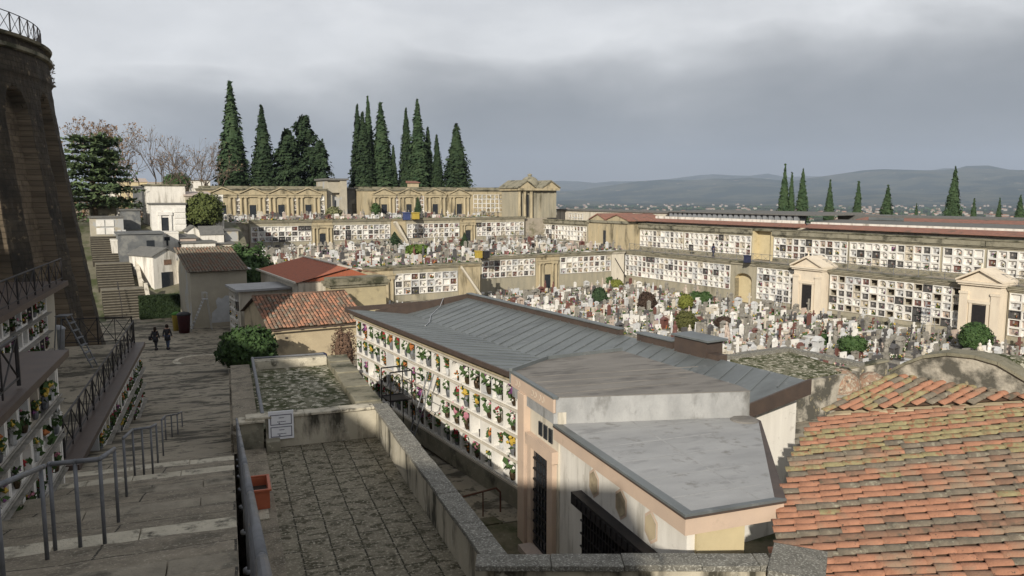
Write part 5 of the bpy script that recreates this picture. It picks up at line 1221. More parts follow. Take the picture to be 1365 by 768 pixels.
m = MB(); m.xz([(0, eE), (0, eE - .01), (0, eE)], 0, .1) if False else None
m.add([(0, 0, eE), (0, dE, eE), (0, dE, eE + 1.45), (wE, 0, eE), (wE, dE, eE), (wE, dE, eE + 1.45)], [(0, 2, 1), (3, 4, 5)]); m.build('gable', plast_grey, hE)
m = MB(); m.box(wE + .1, wE + .35, -.3, dE, eE + 0.02, eE + .1); m.M = None; m.build('verge_strip', marble_g, rEo)
# irregular repair patch, a thin skim of paler render
m = MB(); pts = [(1.5, .35), (4.4, .35), (4.45, 1.9), (3.9, 2.15), (3.6, 2.0), (3.2, 2.55), (2.7, 2.6), (2.4, 2.35), (2.1, 2.5), (1.9, 2.2), (2.0, 1.6), (1.55, 1.2)]; m.xz(pts, -.02, -.003); m.build('repair_patch', pm('pale_cement_skim', (.50, .51, .52), (.40, .41, .42), 2.5, bump=.15), hE)
# ------------------------------------------------------------------ family chapels on the hillside
def at_hill(px, py):
    x, y, q_ = ray(px, py); lo, hi = 40 / y, 160 / y
    for _ in range(60):
        k = (lo + hi) / 2; p = Vector((x * k, y * k, q_ * k)); a, b = g(A1, p)
        if p.z > hill_z(a, b): lo = k
        else: hi = k
    return p
GH = 'family chapels on the hillside'
def hbox(name, label, xl_, xr_, yb, yt, mat, depth=3.5, roof='flat', rmat=slate, rz=A1, rise=.8, door=None, cat='chapel', over=.15):
    p = at_hill(xl_, yb); ax = Vector((math.cos(rz), math.sin(rz), 0))
    w_ = solve(lambda t: p + ax * t, xr_, .2, 25); d = (p.y * CP - p.z * SP); H = (yb - yt) / F * d
    o = thing(name, label, cat, p, rz, GH)
    m = MB(); m.box(0, w_, 0, depth, -1.2, H)
    if roof == 'gable': m.add([(0, 0, H), (w_, 0, H), (w_ / 2, 0, H + rise), (0, depth, H), (w_, depth, H), (w_ / 2, depth, H + rise)], [(0, 1, 2), (3, 5, 4)])
    if roof == 'side': m.add([(0, 0, H), (0, depth, H), (0, depth / 2, H + rise), (w_, 0, H), (w_, depth, H), (w_, depth / 2, H + rise)], [(0, 2, 1), (3, 4, 5)])
    m.build('wall', mat, o); m = MB(); t = .12
    if roof == 'flat': m.box(-over, w_ + over, -over, depth + over, H + .003, H + .18)
    elif roof == 'gable':
        for sgn in (-1, 1):
            x0 = w_ / 2 + sgn * (w_ / 2 + over); zz = H - over * rise / (w_ / 2)
            pl = [(x0, zz + .003), (w_ / 2, H + rise + .003), (w_ / 2, H + rise + t), (x0, zz + t)]; m.xz(pl if sgn < 0 else pl[::-1], -over, depth + over)
    elif roof == 'side':
        m.add([(-over, -over, H + .01), (w_ + over, -over, H + .01), (w_ + over, depth / 2, H + rise + .05), (-over, depth / 2, H + rise + .05), (w_ + over, depth + over, H + .01), (-over, depth + over, H + .01)], [(0, 1, 2, 3), (3, 2, 4, 5)])
        m.box(-over, w_ + over, -over - .02, -over + .02, H - .05, H + .02)
    elif roof == 'shed': m.prism([(-over, -over), (w_ + over, -over), (w_ + over, depth + over), (-over, depth + over)], H + .003, [H + .08, H + .08, H + rise, H + rise])
    m.build('roof', rmat, o)
    if door:
        for (x0, x1, z0, z1, mt) in door:
            m = MB(); m.box(w_ * x0, w_ * x1, -.03, -.004, H * z0, H * z1); m.build('door' if z0 < .05 else 'window', mt, o)
    return o, w_, H
hbox('family_chapel', 'small white gabled chapel with banded left flank and dark door above the hedge', 206, 241, 386, 342, plast_white, 4.5, 'gable', slate, rz=A1 + rad(24), door=[(.28, .72, 0, .5, glassd), (.4, .68, .72, .88, tile_b)], rise=.7)
o, w_, H = hbox('family_chapel', 'dark cement family vault beside the upper stair flight', 160, 219, 356, 313, plast_dk, 4, 'flat', plast_dk, door=[(.62, .8, .35, .8, glassd)])
o, w_, H = hbox('family_chapel', 'white cube vault with a dark T-shaped window', 208, 239, 336, 312, plast_white, 3.5, 'flat', plast_white, over=.03)
m = MB(); m.box(w_ * .38, w_ * .62, -.03, -.004, H * .62, H * .82); m.box(w_ * .46, w_ * .54, -.031, -.005, H * .32, H * .62); m.box(w_ * .08, w_ * .1, -.03, -.004, H * .25, H * .6); m.box(w_ * .04, w_ * .14, -.03, -.0045, H * .45, H * .48); m.build('window', glassd, o)
o, w_, H = hbox('niche_block', 'grey block with six white niche slabs beside the top of the stairs', 122, 166, 325, 291, plast_grey, 2.5, 'flat', slate, cat='niche block')
for r_ in range(3):
    for c_ in range(2): m = MB(); x = w_ * (.17 + .29 * c_); z = H * (.05 + .31 * r_); m.box(x, x + w_ * .25, -.06, -.004, z, z + H * .25); m.build('slab', marble, o)
for c_ in range(2): m = MB(); m.box(w_ * (.8 + .14 * c_), w_ * (.92 + .14 * c_), -.05, -.004, H * .3, H * .52); m.build('slab', marble_g, o)
hbox('family_chapel', 'dark stone-coursed chapel with pale right edge behind the six-slab block', 122, 160, 300, 270, greystone, 4, 'flat', slate, door=[(.9, 1.0, 0, 1, marble)])
hbox('family_chapel', 'tall white back block of the largest white chapel', 197, 249, 300, 248, plast_white, 5, 'flat', mosscap)
o, w_, H = hbox('family_chapel', 'largest white chapel with dark door and banded white right flank', 203, 249, 309, 273, marble, 3.0, 'flat', slate, door=[(.28, .48, 0, .52, glassd)])
m = MB(); m.box(w_ * .2, w_ * .27, -.15, -.004, 0, H * .6); m.box(w_ * .5, w_ * .57, -.15, -.004, 0, H * .6); m.box(w_ * .17, w_ * .6, -.18, -.005, H * .605, H * .72); m.build('door_surround', marble, o)
for k in range(4): m = MB(); m.box(w_ * .66, w_ * .98, -.08, -.004, H * (.05 + .22 * k), H * (.22 + .22 * k)); m.build('stone_band', marble, o)
hbox('family_chapel', 'yellow chapel with a single-pitch pale roof and dark doorway near the cedar', 163, 198, 275, 243, yel, 5, 'shed', marble_p, door=[(.72, .92, 0, .7, glassd)], rise=.9)
hbox('family_chapel', 'grey-walled chapel with thin dark roof next to the yellow chapel', 181, 200, 290, 250, plast_dk, 3, 'flat', slate)
hbox('family_chapel', 'dim pavilion with pale posts under the cedar', 122, 142, 280, 256, plast_grey, 3, 'gable', slate, door=[(.2, .8, 0, .8, glassd)], rise=.4)
hbox('family_chapel', 'narrow pale chapel flank right of the cedar', 146, 161, 276, 242, plast_white, 3, 'flat', plast_ochre)
hbox('family_chapel', 'small white house-shaped vault with grey pitched roof', 268, 299, 328, 313, plast_white, 2.6, 'side', slate, rise=.9, over=.08)
hbox('family_chapel', 'low white vault with flat grey top left of the dark tree', 243, 288, 344, 325, plast_white, 3.5, 'flat', slate)
hbox('family_chapel', 'pinkish low vault beside the white cube vault', 239, 262, 335, 318, marble_p, 3, 'shed', slate, rise=.4)
hbox('family_chapel', 'tall plain white wall-like vault right of the round tree', 284, 299, 305, 262, plast_white, 2, 'flat', plast_white, over=.02)
hbox('family_chapel', 'long brown-roofed vault behind the round tree', 250, 284, 300, 262, plast_grey, 4, 'shed', marble_p, rise=.6)
hbox('family_chapel', 'far white box with dark flat roof below the bare trees', 253, 281, 262, 241, plast_white, 4, 'flat', slate)
hbox('family_chapel', 'narrow white chapel squeezed against the gabled white chapel', 241, 252, 384, 345, plast_cream, 4, 'gable', slate, rise=.5)
hbox('retaining_wall', 'dark retaining block behind the six-slab block', 163, 188, 306, 281, plast_dk, 3, 'flat', slate, cat='wall')
hbox('family_chapel', 'low brown lean-to vault above the dark cement vault', 166, 206, 324, 317, plast_grey, 3, 'shed', slate, rise=.7)
hbox('family_chapel', 'narrow white vault edge left of the dark cement vault', 150, 158, 348, 322, plast_white, 2.5, 'flat', plast_white, over=.02)
hbox('family_chapel', 'beige vault with pale cornice behind the largest white chapel', 200, 237, 256, 244, plast_cream, 3, 'flat', marble_p)
hbox('family_chapel', 'small cream gabled chapel between the shrub mass and the far white box', 237, 253, 262, 249, plast_cream, 3, 'gable', marble_p, rise=.6)
hbox('family_chapel', 'slim grey vault between yellow chapel and cedar', 142, 150, 290, 264, plast_grey, 2.5, 'flat', slate)
hbox('family_chapel', 'white vault with grey gable left of the small house-shaped vault', 250, 267, 322, 308, plast_white, 2.6, 'gable', slate, rise=.5)
hbox('family_chapel', 'low grey vault at the right end of the hillside vaults', 300, 318, 322, 308, plast_grey, 3, 'flat', slate)
hbox('family_chapel', 'pale low vault behind the grey house roof', 289, 312, 336, 326, plast_cream, 3, 'shed', slate, rise=.4)
# far stair flights up the hillside
fs_ = thing('hill_stairs', 'steep stone stairs climbing past the chapels in three flights behind the bastion', 'stairs', W(3.3, 78.0, -10.98), A1)
m = MB(); y = 0; z = 0
for fl_, n_ in enumerate((11, 10, 12)):
    for k in range(n_):
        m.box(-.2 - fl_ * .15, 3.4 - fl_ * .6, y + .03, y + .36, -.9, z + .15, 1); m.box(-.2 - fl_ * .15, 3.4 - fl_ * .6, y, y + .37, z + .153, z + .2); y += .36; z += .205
    m.box(-.2 - fl_ * .15, 3.4 - fl_ * .6, y, y + 2.0, -.9, z); y += 2.0
m.build('steps', [steptread, stepriser], fs_)
m = MB(); y = 0; z = 0
for fl_, n_ in enumerate((11, 10, 12)):
    m.add([(3.42 - fl_ * .25, y - .2, z - .2), (3.75 - fl_ * .25, y - .2, z - .2), (3.75 - fl_ * .25, y + n_ * .36, z + n_ * .205), (3.42 - fl_ * .25, y + n_ * .36, z + n_ * .205), (3.42 - fl_ * .25, y - .2, z + .35), (3.75 - fl_ * .25, y - .2, z + .35), (3.75 - fl_ * .25, y + n_ * .36, z + n_ * .205 + .5), (3.42 - fl_ * .25, y + n_ * .36, z + n_ * .205 + .5)], [(0, 3, 2, 1), (4, 5, 6, 7), (0, 1, 5, 4), (1, 2, 6, 5), (2, 3, 7, 6), (3, 0, 4, 7)]); y += n_ * .36 + 2.0; z += n_ * .205
m.build('side_wall', plast_cream, fs_)
m = MB(); m.tube((1.2, 0, 0), (1.2, 0, 1), .03); m.tube((1.2, 0, 1), (1.2, 3.9, 3), .03); m.tube((1.2, 3.9, 2), (1.2, 3.9, 3), .03); m.build('handrail', iron, fs_)
# stone circle in the paving
pcx = at(268, 478, z=-10.72); dc = thing('stone_circle', 'flat pale circle of inlaid stone in the square', 'paving', (pcx.x, pcx.y, pave_z(*g(A2, pcx)) + .05), 0)
m = MB(); m.lathe([(1.75, -.1), (1.75, .012), (1.5, .016)], 40); m.build('ring', nosing, dc); m = MB(); m.lathe([(1.42, -.05), (1.42, .02), (.5, .03)], 40); m.build('disc', stairm, dc)
# ------------------------------------------------------------------ trees and bushes
def cypress_meshes(seed, h, rmax, mat, n=5200, ragged=.2, power=1.0, leaf=.30):
    rnd = random.Random(seed); m = MB(); core = MB(); ph = rnd.random() * 9
    def prof(f): return rmax * (min(1, .25 + f / .22) ** .5) * max(.015, (1 - f ** 1.9)) ** (.9 * power)
    pls = [(0, 0, 1.0, .82)] + [(rmax * .24 * math.cos(q), rmax * .24 * math.sin(q), rnd.uniform(.72, .95), rnd.uniform(.66, .82)) for q in [rnd.random() * 6.28 for _ in range(8)]]
    for i in range(n):
        f = rnd.random() ** 1.25; t = rnd.random() * 6.283; ox, oy, hf, rf_ = rnd.choice(pls)
        lump = 1 + ragged * 1.6 * noise.noise((math.cos(t) * 2.0 + ph, math.sin(t) * 2.0, f * h * .55)) + ragged * noise.noise((math.cos(t) * 5 + ph, math.sin(t) * 5, f * h * 1.4))
        r_ = prof(f) * lump * rnd.uniform(.66, 1.06) * rf_
        z = .4 + f * (h * hf - .4); kk = max(.0, 1 - f ** 2)
        m.leaf((r_ * math.cos(t) + ox * kk, r_ * math.sin(t) + oy * kk, z), leaf * rnd.uniform(.6, 1.3), rnd, 0, (math.cos(t), math.sin(t), .9), 1.9)
    q = 12; pr = [(max(.02, prof(f) * .62), .7 + f * (h - .9)) for f in [k / 14 for k in range(15)]]
    core.lathe(pr, q)
    o = len(m.v); m.v += core.v; m.f += [tuple(i + o for i in f) for f in core.f]; m.m += [0] * len(core.f)
    tr = MB(); tr.tube((0, 0, -.6), (0, 0, h * .5), rmax * .17 + .06, .04, 7)
    return m.mesh('crown', mat), tr.mesh('trunk', bark)
CY = [cypress_meshes(1, 16, 1.9, cypd, 8000), cypress_meshes(2, 16, 1.75, cyp, 8000, ragged=.24), cypress_meshes(3, 16, 2.1, cypd, 8000, ragged=.34, power=.8), cypress_meshes(4, 9, 1.6, cyp, 3600, .1, 1.15, .26), cypress_meshes(5, 9, 1.45, cyp, 3600, .14, 1.1, .26)]
def tree(var, px, pytop, Y, zb, label, group, wpx=None, name='cypress_tree', cat='tree', lean=0):
    top = at(px, pytop, Y=Y); h = top.z - zb; me, tr = CY[var]; h0 = 16 if var < 3 else 9; r0 = (1.9, 1.75, 2.1, 1.6, 1.45)[var]
    o = thing(name, label, cat, (top.x, top.y, zb), R.random() * 6, group); s = h / h0
    wx = s if wpx is None else (wpx * (1.02 if var > 2 else (1.4 if Y > 148 else 1.2)) / 2 / F * Y) / (r0 * .92)
    o.scale = (wx, wx, s); o.rotation_euler = (lean, 0, R.random() * 6)
    link('crown', me, o); link('trunk', tr, o); return o
GC = 'cypresses behind the upper chapels'
for a in ((1, 306, 109, 137, 'tallest cypress, standing alone at the far left of the upper chapels', 38, 2), (0, 348, 141, 136, 'broad cypress right of the tallest lone cypress', 33, 0),
          (0, 476, 140, 152, 'leftmost cypress of the central pair of clumps', 20, 0), (1, 490, 129, 155, 'tallest cypress of the left central clump', 17, 0), (0, 483, 150, 150, 'stout lower cypress in the front of the left central clump', 26, 0),
          (1, 507, 137, 152, 'slim tapering cypress at the right of the left central clump', 28, 0), (0, 524, 194, 152, 'short cypress standing between the two central clumps', 13, 0),
          (0, 541, 145, 154, 'slim cypress at the left of the right central clump', 19, 0), (1, 556, 133, 152, 'tallest cypress of the right central clump', 24, 0), (0, 570, 170, 154, 'middle cypress right of the tallest one in the right central clump', 18, 0),
          (0, 582, 180, 152, 'short blunt cypress in the right central clump', 16, 0), (2, 608, 165, 153, 'broad ragged cypress at the right end of the central clumps', 30, 0)):
    tree(a[0], a[1], a[2], a[3], -3.6, a[4], GC, a[5])
GD = 'cypresses behind the right-hand roofs'
for a in ((3, 1047, 219, 'tallest of the left trio of right-hand cypresses', 22), (4, 1056, 229, 'short cypress pressed against the tallest of the left trio', 16), (3, 1071, 225, 'right-hand cypress of the left trio', 24), (3, 1107, 240, 'lone cypress just right of the trio', 20),
          (4, 1145, 241, 'second lone cypress right of the trio', 20), (3, 1184, 247, 'broad low cypress left of the smallest one', 27), (3, 1222, 271, 'smallest cypress peeping over the right-hand roof', 12), (3, 1274, 222, 'tallest and broadest cypress at the right', 27),
          (4, 1299, 264, 'small crooked cypress right of the tallest right-hand one', 15), (3, 1333, 264, 'small cypress near the right edge', 15), (3, 1361, 260, 'cypress cut by the right edge of the view', 22)):
    tree(a[0], a[1], a[2], 112, -7.8, a[3], GD, a[4])
tree(3, 890 - 333, 262, 124, -3.6, 'small dark conical cypress before the central chapel row', 'small cypress shrubs', 13)
tree(3, 526, 309, 108, -7.4, 'dark cypress shrub by the middle tier stair', 'small cypress shrubs', 24); tree(3, 619, 310, 109, -7.4, 'narrow cypress shrub before the middle tier columned doorway', 'small cypress shrubs', 14)
def bush_meshes(seed, r_, hz, mat, n=2600, leaf=.16, lump=.25):
    rnd = random.Random(seed); m = MB(); ph = rnd.random() * 20; core = MB()
    for i in range(n):
        v = Vector((rnd.gauss(0, 1), rnd.gauss(0, 1), rnd.gauss(0, 1))); v.normalize()
        if v.z < -.75: continue
        k = (1 + lump * noise.noise((v.x * 2 + ph, v.y * 2, v.z * 2)) + lump * .6 * noise.noise((v.x * 5 + ph, v.y * 5, v.z * 5))) * rnd.uniform(.78, 1.03)
        m.leaf((v.x * r_ * k, v.y * r_ * k, hz + v.z * hz * k), leaf * rnd.uniform(.6, 1.3), rnd, 0, v, 1.7)
    core.lathe([(r_ * .74 * math.cos(t), hz + hz * .74 * math.sin(t)) for t in [rad(k) for k in (-85, -60, -30, 0, 30, 60, 85)]], 12)
    o = len(m.v); m.v += core.v; m.f += [tuple(i + o for i in f) for f in core.f]; m.m += [0] * len(core.f)
    tr = MB(); tr.tube((0, 0, -.3), (0, 0, hz), .06, .03, 6)
    return m.mesh('foliage', mat), tr.mesh('stem', bark)
def bush(label, loc, r_, h, mat, seed, n=2600, leaf=.16, name='bush', group=None, lump=.25):
    o = thing(name, label, 'bush', loc, 0, group); a, b_ = bush_meshes(seed, r_, h / 2, mat, n, leaf, lump); link('foliage', a, o); link('stem', b_, o); return o
bp = at(331, 496, z=-10.5); bush('big round clipped box bush beside the red tiled house', bp, 1.72, 2.75, bushm, 1, 5200, .16, lump=.22)
bp = at(459, 500, Y=45); bush('thin brown leafless shrub at the corner of the red tiled house', (bp.x, bp.y, -10.5), .75, 3.0, pm('dry_twigs', (.15, .09, .06), (.10, .065, .045), 5), 2, 1300, .09)
bush('round clipped tree-like bush before the larger pale chapel', at(1299, 470, z=-11.95), 1.15, 2.3, bushm, 3, 3000, .15, lump=.12)
bush('bright green conifer shrub among the central graves', at(799, 407, z=-12), .85, 1.9, cyp, 4, 2000, .16, 'bush'); 
bush('russet round bush in the middle of the grave field', at(862, 415, z=-12), .95, 2.0, bushr, 5, 2000, .16); bush('yellow-green bush among the central graves', at(914, 413, z=-12), .75, 1.7, bushy, 6, 1800, .15)
bush('small dark green bush right of the yellow-green one', at(927, 405, z=-12), .7, 1.4, bushm, 7, 1500, .15); bush('second small dark green bush before the arched recess', at(940, 407, z=-12), .7, 1.5, bushm, 8, 1500, .15)
bush('broad olive bush just behind the brown roof cabin', at(914, 443, z=-12), 1.0, 1.9, pm('olive_leaves', (.06, .065, .02), (.09, .09, .03), 4), 9, 2200, .16); bush('low russet bush right of the olive bush', at(964, 437, z=-12), .85, 1.0, bushr, 10, 1500, .15)
bush('pale willow-like shrub beside the vault among right-hand graves', at(1100, 462, z=-12), .6, 1.0, bushm, 11, 1200, .14); bush('low dark hedge clump behind the rubble domes', at(1136, 471, z=-11.5), 1.0, 1.3, bushm, 12, 1500, .15)
bush('green bush at the foot of the far corner stair', at(809, 381, z=-12), .8, 1.5, bushm, 13, 1400, .17); bush('yellowish bush under the corner stair', at(821, 385, z=-12), .9, 1.2, bushy, 14, 1400, .17)
bush('bright green hedge clump on the middle terrace', at(556, 343, z=-7.4), 1.6, 1.6, bushy if False else pm('fresh_leaves', (.07, .11, .02), (.10, .15, .03), 4), 15, 1800, .2)
bp = at_hill(274, 305); bush('round light green tree on the hillside beside the white wall-like vault', bp, 2.0, 4.2, pm('light_tree_leaves', (.06, .08, .024), (.095, .11, .034), 2), 16, 4200, .22, 'round_tree')
bp = W(14.9, 76.5, -10.9); bush('dark spreading evergreen behind the grey house', bp, 3.1, 6.2, bushm, 17, 6500, .26, 'evergreen_tree', lump=.4)
bp = at_hill(236, 252); bush('dense green shrub mass below the bare trees', (bp.x, bp.y, bp.z - .5), 2.6, 3.6, bushm, 18, 3200, .28)
bush('potted round topiary at the left of the central chapel row', W(al(500, 122, -2), 121.7, -3.6), .8, 2.6, bushm, 19, 900, .18); bush('olive shrub before the grey modern chapel', W(al(445, 121, -2), 121, -3.6), 1.2, 2.0, pm('grey_green_leaves', (.12, .13, .06), (.16, .16, .08), 4), 20, 1200, .2)
hd = thing('hedge', 'clipped dark hedge below the small white gabled chapel', 'hedge', W(5.9, 76.2, -10.95), A1); rnd = random.Random(3)
m = MB(); m.box(.05, 3.25, .05, 1.5, 0, 1.9)
for i in range(3800):
    f_ = rnd.random()
    if f_ < .55: p, n_ = (rnd.uniform(0, 3.3), 0, rnd.uniform(0, 2)), (0, -1, 0)
    elif f_ < .85: p, n_ = (rnd.uniform(0, 3.3), rnd.uniform(0, 1.5), 2), (0, 0, 1)
    else: p, n_ = (0, rnd.uniform(0, 1.5), rnd.uniform(0, 2)), (-1, 0, 0)
    m.leaf(p, .15, rnd, 0, n_)
m.build('foliage', hedgem, hd)
# big dark firs between the chapel rows
def fir(label, px, pyt, Y, zb, wpx, seed, mat=cypd, n=5000):
    top = at(px, pyt, Y=Y); h = top.z - zb; rm = wpx / 2 / F * Y; rnd = random.Random(seed); m = MB(); cores = MB()
    o = thing('fir_tree', label, 'tree', (top.x, top.y, zb), 0, 'dark firs behind the left chapel row'); lay = 15
    br = MB()
    for L_ in range(lay):
        f = (L_ + .5) / lay; z = h * (.10 + .9 * f); rr_ = rm * (1 - f) ** .62 * rnd.uniform(.75, 1.1) + .25
        nb_ = 6
        for b_ in range(nb_):
            t = rnd.random() * 6.28; L2 = rr_ * rnd.uniform(.7, 1.1); e_ = Vector((math.cos(t) * L2, math.sin(t) * L2, z + rnd.uniform(-.3, .3)))
            br.tube((0, 0, z - .1), e_, .05, .02, 4)
            for i in range(int(n / lay / nb_)):
                k = rnd.random() ** .6; w_ = .34 * L2 * (1.15 - k) + .2; c = Vector((0, 0, z)).lerp(e_, k) + Vector((rnd.gauss(0, w_ * .55), rnd.gauss(0, w_ * .55), rnd.gauss(-.05, .28) + .35 * (1 - k)))
                m.leaf(c, .42 * rnd.uniform(.6, 1.2), rnd, 0, (math.cos(t), math.sin(t), 1), 1.8)
    m.build('crown', mat, o); br.tube((0, 0, -.5), (0, 0, h * .96), .28, .05, 7); br.build('trunk', bark, o); return o
fir('broad left-hand dark fir between the lone cypresses and the modern chapel', 383, 176, 138, -3.6, 66, 1, n=8000); fir('tallest dark fir with a flat ragged top behind the left chapel row', 404, 157, 141, -3.6, 80, 2, n=10000); fir('low right-hand dark fir beside the modern chapel', 426, 192, 138, -3.6, 50, 3, n=5200)
# spreading cedar at the top left
cb = at_hill(128, 300); ced = thing('cedar_tree', 'large spreading cedar with flat layered branches beside the bastion', 'tree', cb, 0); rnd = random.Random(12)
m = MB(); br = MB(); dC = cb.y; hC_ = at(128, 176, Y=dC).z - cb.z; rC_ = 44 / F * dC * .95 + .8
br.tube((0, 0, -.5), (0, 0, hC_), .35, .08, 8)
for L_ in range(11):
    f = L_ / 11; z = hC_ * (.2 + .78 * f); rr_ = rC_ * (1.08 - .5 * f) * rnd.uniform(.85, 1.1)
    for b_ in range(11):
        t = rnd.random() * 6.28; L2 = rr_ * rnd.uniform(.6, 1.12); e_ = Vector((math.cos(t) * L2, math.sin(t) * L2, z + rnd.uniform(-.1, .5)))
        br.tube((0, 0, z - .2), e_, .07, .02, 4)
        for i in range(70):
            k = rnd.uniform(.25, 1.05); w_ = .32 * L2 * (1.1 - .6 * k); c = Vector((0, 0, z)).lerp(e_, k) + Vector((rnd.gauss(0, w_ * .6), rnd.gauss(0, w_ * .6), rnd.gauss(0, .12)))
            m.leaf(c, .34 * rnd.uniform(.6, 1.2), rnd, 0, (0, 0, 1), 2)
m.build('crown', cedar_m, ced); br.build('trunk', bark, ced)
def bare_tree(label, px, pyt, Y, zb, seed, leaves=0, spread=.5, lm=autumn):
    top = at(px, pyt, Y=Y); h = top.z - zb; rnd = random.Random(seed); o = thing('bare_tree', label, 'tree', (top.x, top.y, zb), 0, 'leafless trees behind the chapels'); m = MB(); lf = MB(); ends = []
    def grow(p, d, L_, r_, dep):
        q = p + d * L_; m.tube(p, q, r_, r_ * .68, 5 if dep < 2 else 3, cap=False)
        if dep >= 6 or r_ < .006: ends.append(q); return
        for k in range(3 if dep in (1, 3) else 2):
            nd = (d + Vector((rnd.gauss(0, spread), rnd.gauss(0, spread), rnd.gauss(.16, spread * .6)))).normalized(); grow(q, nd, L_ * rnd.uniform(.66, .9), r_ * .66, dep + 1)
        ends.append(q)
    grow(Vector((0, 0, -.5)), Vector((rnd.gauss(0, .05), rnd.gauss(0, .05), 1)).normalized(), h * .26, h * .014, 0)
    zm = max(v[2] for v in m.v); m.v = [(x * 1.0, y * 1.0, z * h / zm) for x, y, z in m.v]
    m.build('branches', twig, o)
    if leaves:
        for i in range(leaves): e_ = rnd.choice(ends); lf.leaf((e_.x + rnd.gauss(0, .15), e_.y + rnd.gauss(0, .15), e_.z * h / zm + rnd.gauss(0, .15)), .2, rnd)
        lf.build('leaves', lm, o)
    return o
bt_ = [(118, 157, 112, 'autumn-leaved tree rising behind the cedar at the left', 900, .5), (148, 162, 118, 'second autumn tree with thin top twigs above the cedar', 450, .45), (165, 172, 125, 'thin bare tree right of the cedar', 60, .4), (186, 186, 128, 'thin bare tree with a few russet leaves left of the pale tall one', 220, .45),
       (205, 172, 130, 'tall pale bare tree at the middle of the bare row', 60, .42), (222, 182, 126, 'bare tree with an ivy-clad stem behind the shrub mass', 160, .4), (238, 178, 131, 'fine twigged bare tree right of the ivy-clad one', 80, .42), (254, 184, 129, 'bare tree above the far white box chapel', 90, .42), (270, 192, 133, 'low bare tree left of the tallest cypress', 60, .45), (282, 205, 128, 'lowest bare thicket tree at the foot of the tallest cypress', 120, .5), (330, 205, 150, 'bare tree showing between the two lone cypresses', 40, .45)]
for i, (px, pt, Y, lab, nl_, sp_) in enumerate(bt_): bare_tree(lab, px, pt, Y, -3.3, 30 + i, nl_, sp_)
under = MB(); rnd = random.Random(9)
for i in range(5200):
    a, b_ = rnd.uniform(-22, 12), rnd.uniform(108, 136); z = hill_z(a, b_); h = 1.2 + 1.6 * max(0, noise.noise((a * .25, b_ * .25, 0)) + .4)
    p = W(a, b_, z + rnd.random() * h); under.leaf(p, .34, rnd, rnd.choice([0, 0, 1, 2]))
o = under.build('undergrowth', [bushm, twig, autumn]); tag(o, 'tangled undergrowth below the bare trees', 'undergrowth', kind='stuff')
# ------------------------------------------------------------------ people
def person(label, loc, rz, h, coat, legs, hair, long_hair=False, stride=.16, arm=.12):
    o = thing('person', label, 'person', loc, rz); s = h / 1.7
    J = dict(pel=(0, 0, .92), sp=(0, .01, 1.15), ch=(0, .01, 1.36), nk=(0, -.005, 1.47), hd=(0, -.03, 1.58), ht=(0, -.02, 1.67), hl=(.09, 0, .88), kl=(.10, -stride * .6, .48), al=(.10, -stride, .08), tl=(.10, -stride - .15, .03), hr=(-.09, 0, .88), kr=(-.10, stride * .25, .48), ar=(-.10, stride, .09), tr=(-.10, stride - .14, .03),
             sl=(.17, .01, 1.38), el=(.24, .03 + arm * .4, 1.12), wl=(.26, -.02 + arm, .88), fl=(.26, -.04 + arm, .79), sr=(-.17, .01, 1.38), er=(-.25, .02 - arm * .3, 1.12), wr=(-.27, -.05 - arm * .5, .88), fr_=(-.27, -.06 - arm * .5, .79))
    rd = dict(pel=.135, sp=.125, ch=.14, nk=.058, hd=.098, ht=.075, hl=.088, kl=.062, al=.045, tl=.04, hr=.088, kr=.062, ar=.045, tr=.04, sl=.07, el=.05, wl=.036, fl=.038, sr=.07, er=.05, wr=.036, fr_=.038)
    E_ = ['pel-sp', 'sp-ch', 'ch-nk', 'nk-hd', 'hd-ht', 'pel-hl', 'hl-kl', 'kl-al', 'al-tl', 'pel-hr', 'hr-kr', 'kr-ar', 'ar-tr', 'ch-sl', 'sl-el', 'el-wl', 'wl-fl', 'ch-sr', 'sr-er', 'er-wr', 'wr-fr_']
    def skin_obj(name, keys, scale, mat, zmin=None):
        ks = [k for k in J if k in keys]; me = bpy.data.meshes.new(name); me.from_pydata([tuple(c * s for c in J[k]) for k in ks], [tuple(ks.index(q) for q in e_.split('-')) for e_ in E_ if all(q in ks for q in e_.split('-'))], [])
        me.materials.append(mat); b_ = link(name, me, o); b_.modifiers.new('skin', 'SKIN').use_smooth_shade = True
        for i, k in enumerate(ks): me.skin_vertices[0].data[i].radius = (rd[k] * s * scale,) * 2; me.skin_vertices[0].data[i].use_root = (i == 0)
        sd = b_.modifiers.new('sub', 'SUBSURF'); sd.levels = 1; sd.render_levels = 1; return b_
    skin_obj('body', list(J), 1.0, skin_m)
    skin_obj('coat', ['pel', 'sp', 'ch', 'sl', 'el', 'wl', 'sr', 'er', 'wr', 'hl', 'hr'], 1.16, coat)
    skin_obj('trousers', ['pel', 'hl', 'kl', 'al', 'hr', 'kr', 'ar'], 1.10, legs)
    m = MB(); m.lathe([(.20 * s, .62 * s), (.19 * s, .8 * s), (.165 * s, 1.0 * s)], 12); m.build('coat_skirt', coat, o, True)
    m = MB()
    for q in ('l', 'r'): x, y, z = J['t' + q]; m.box((x - .05) * s, (x + .05) * s, (y - .02) * s, (y + .25) * s, 0, .09 * s)
    m.build('shoes', coat_k, o)
    m = MB(); m.lathe([(.03 * s, 1.73 * s), (.09 * s, 1.70 * s), (.115 * s, 1.62 * s), (.11 * s, 1.55 * s), (.10 * s, (1.36 if long_hair else 1.5) * s), (.05 * s, (1.33 if long_hair else 1.49) * s)][::-1], 12, (0, .012 * s, 0)); m.build('hair', hair, o, True)
    return o
fA = at(208, 466, z=-10.87); fB = at(224, 465, z=-10.87)
za = lambda p: pave_z(*g(A2, p)) + .02
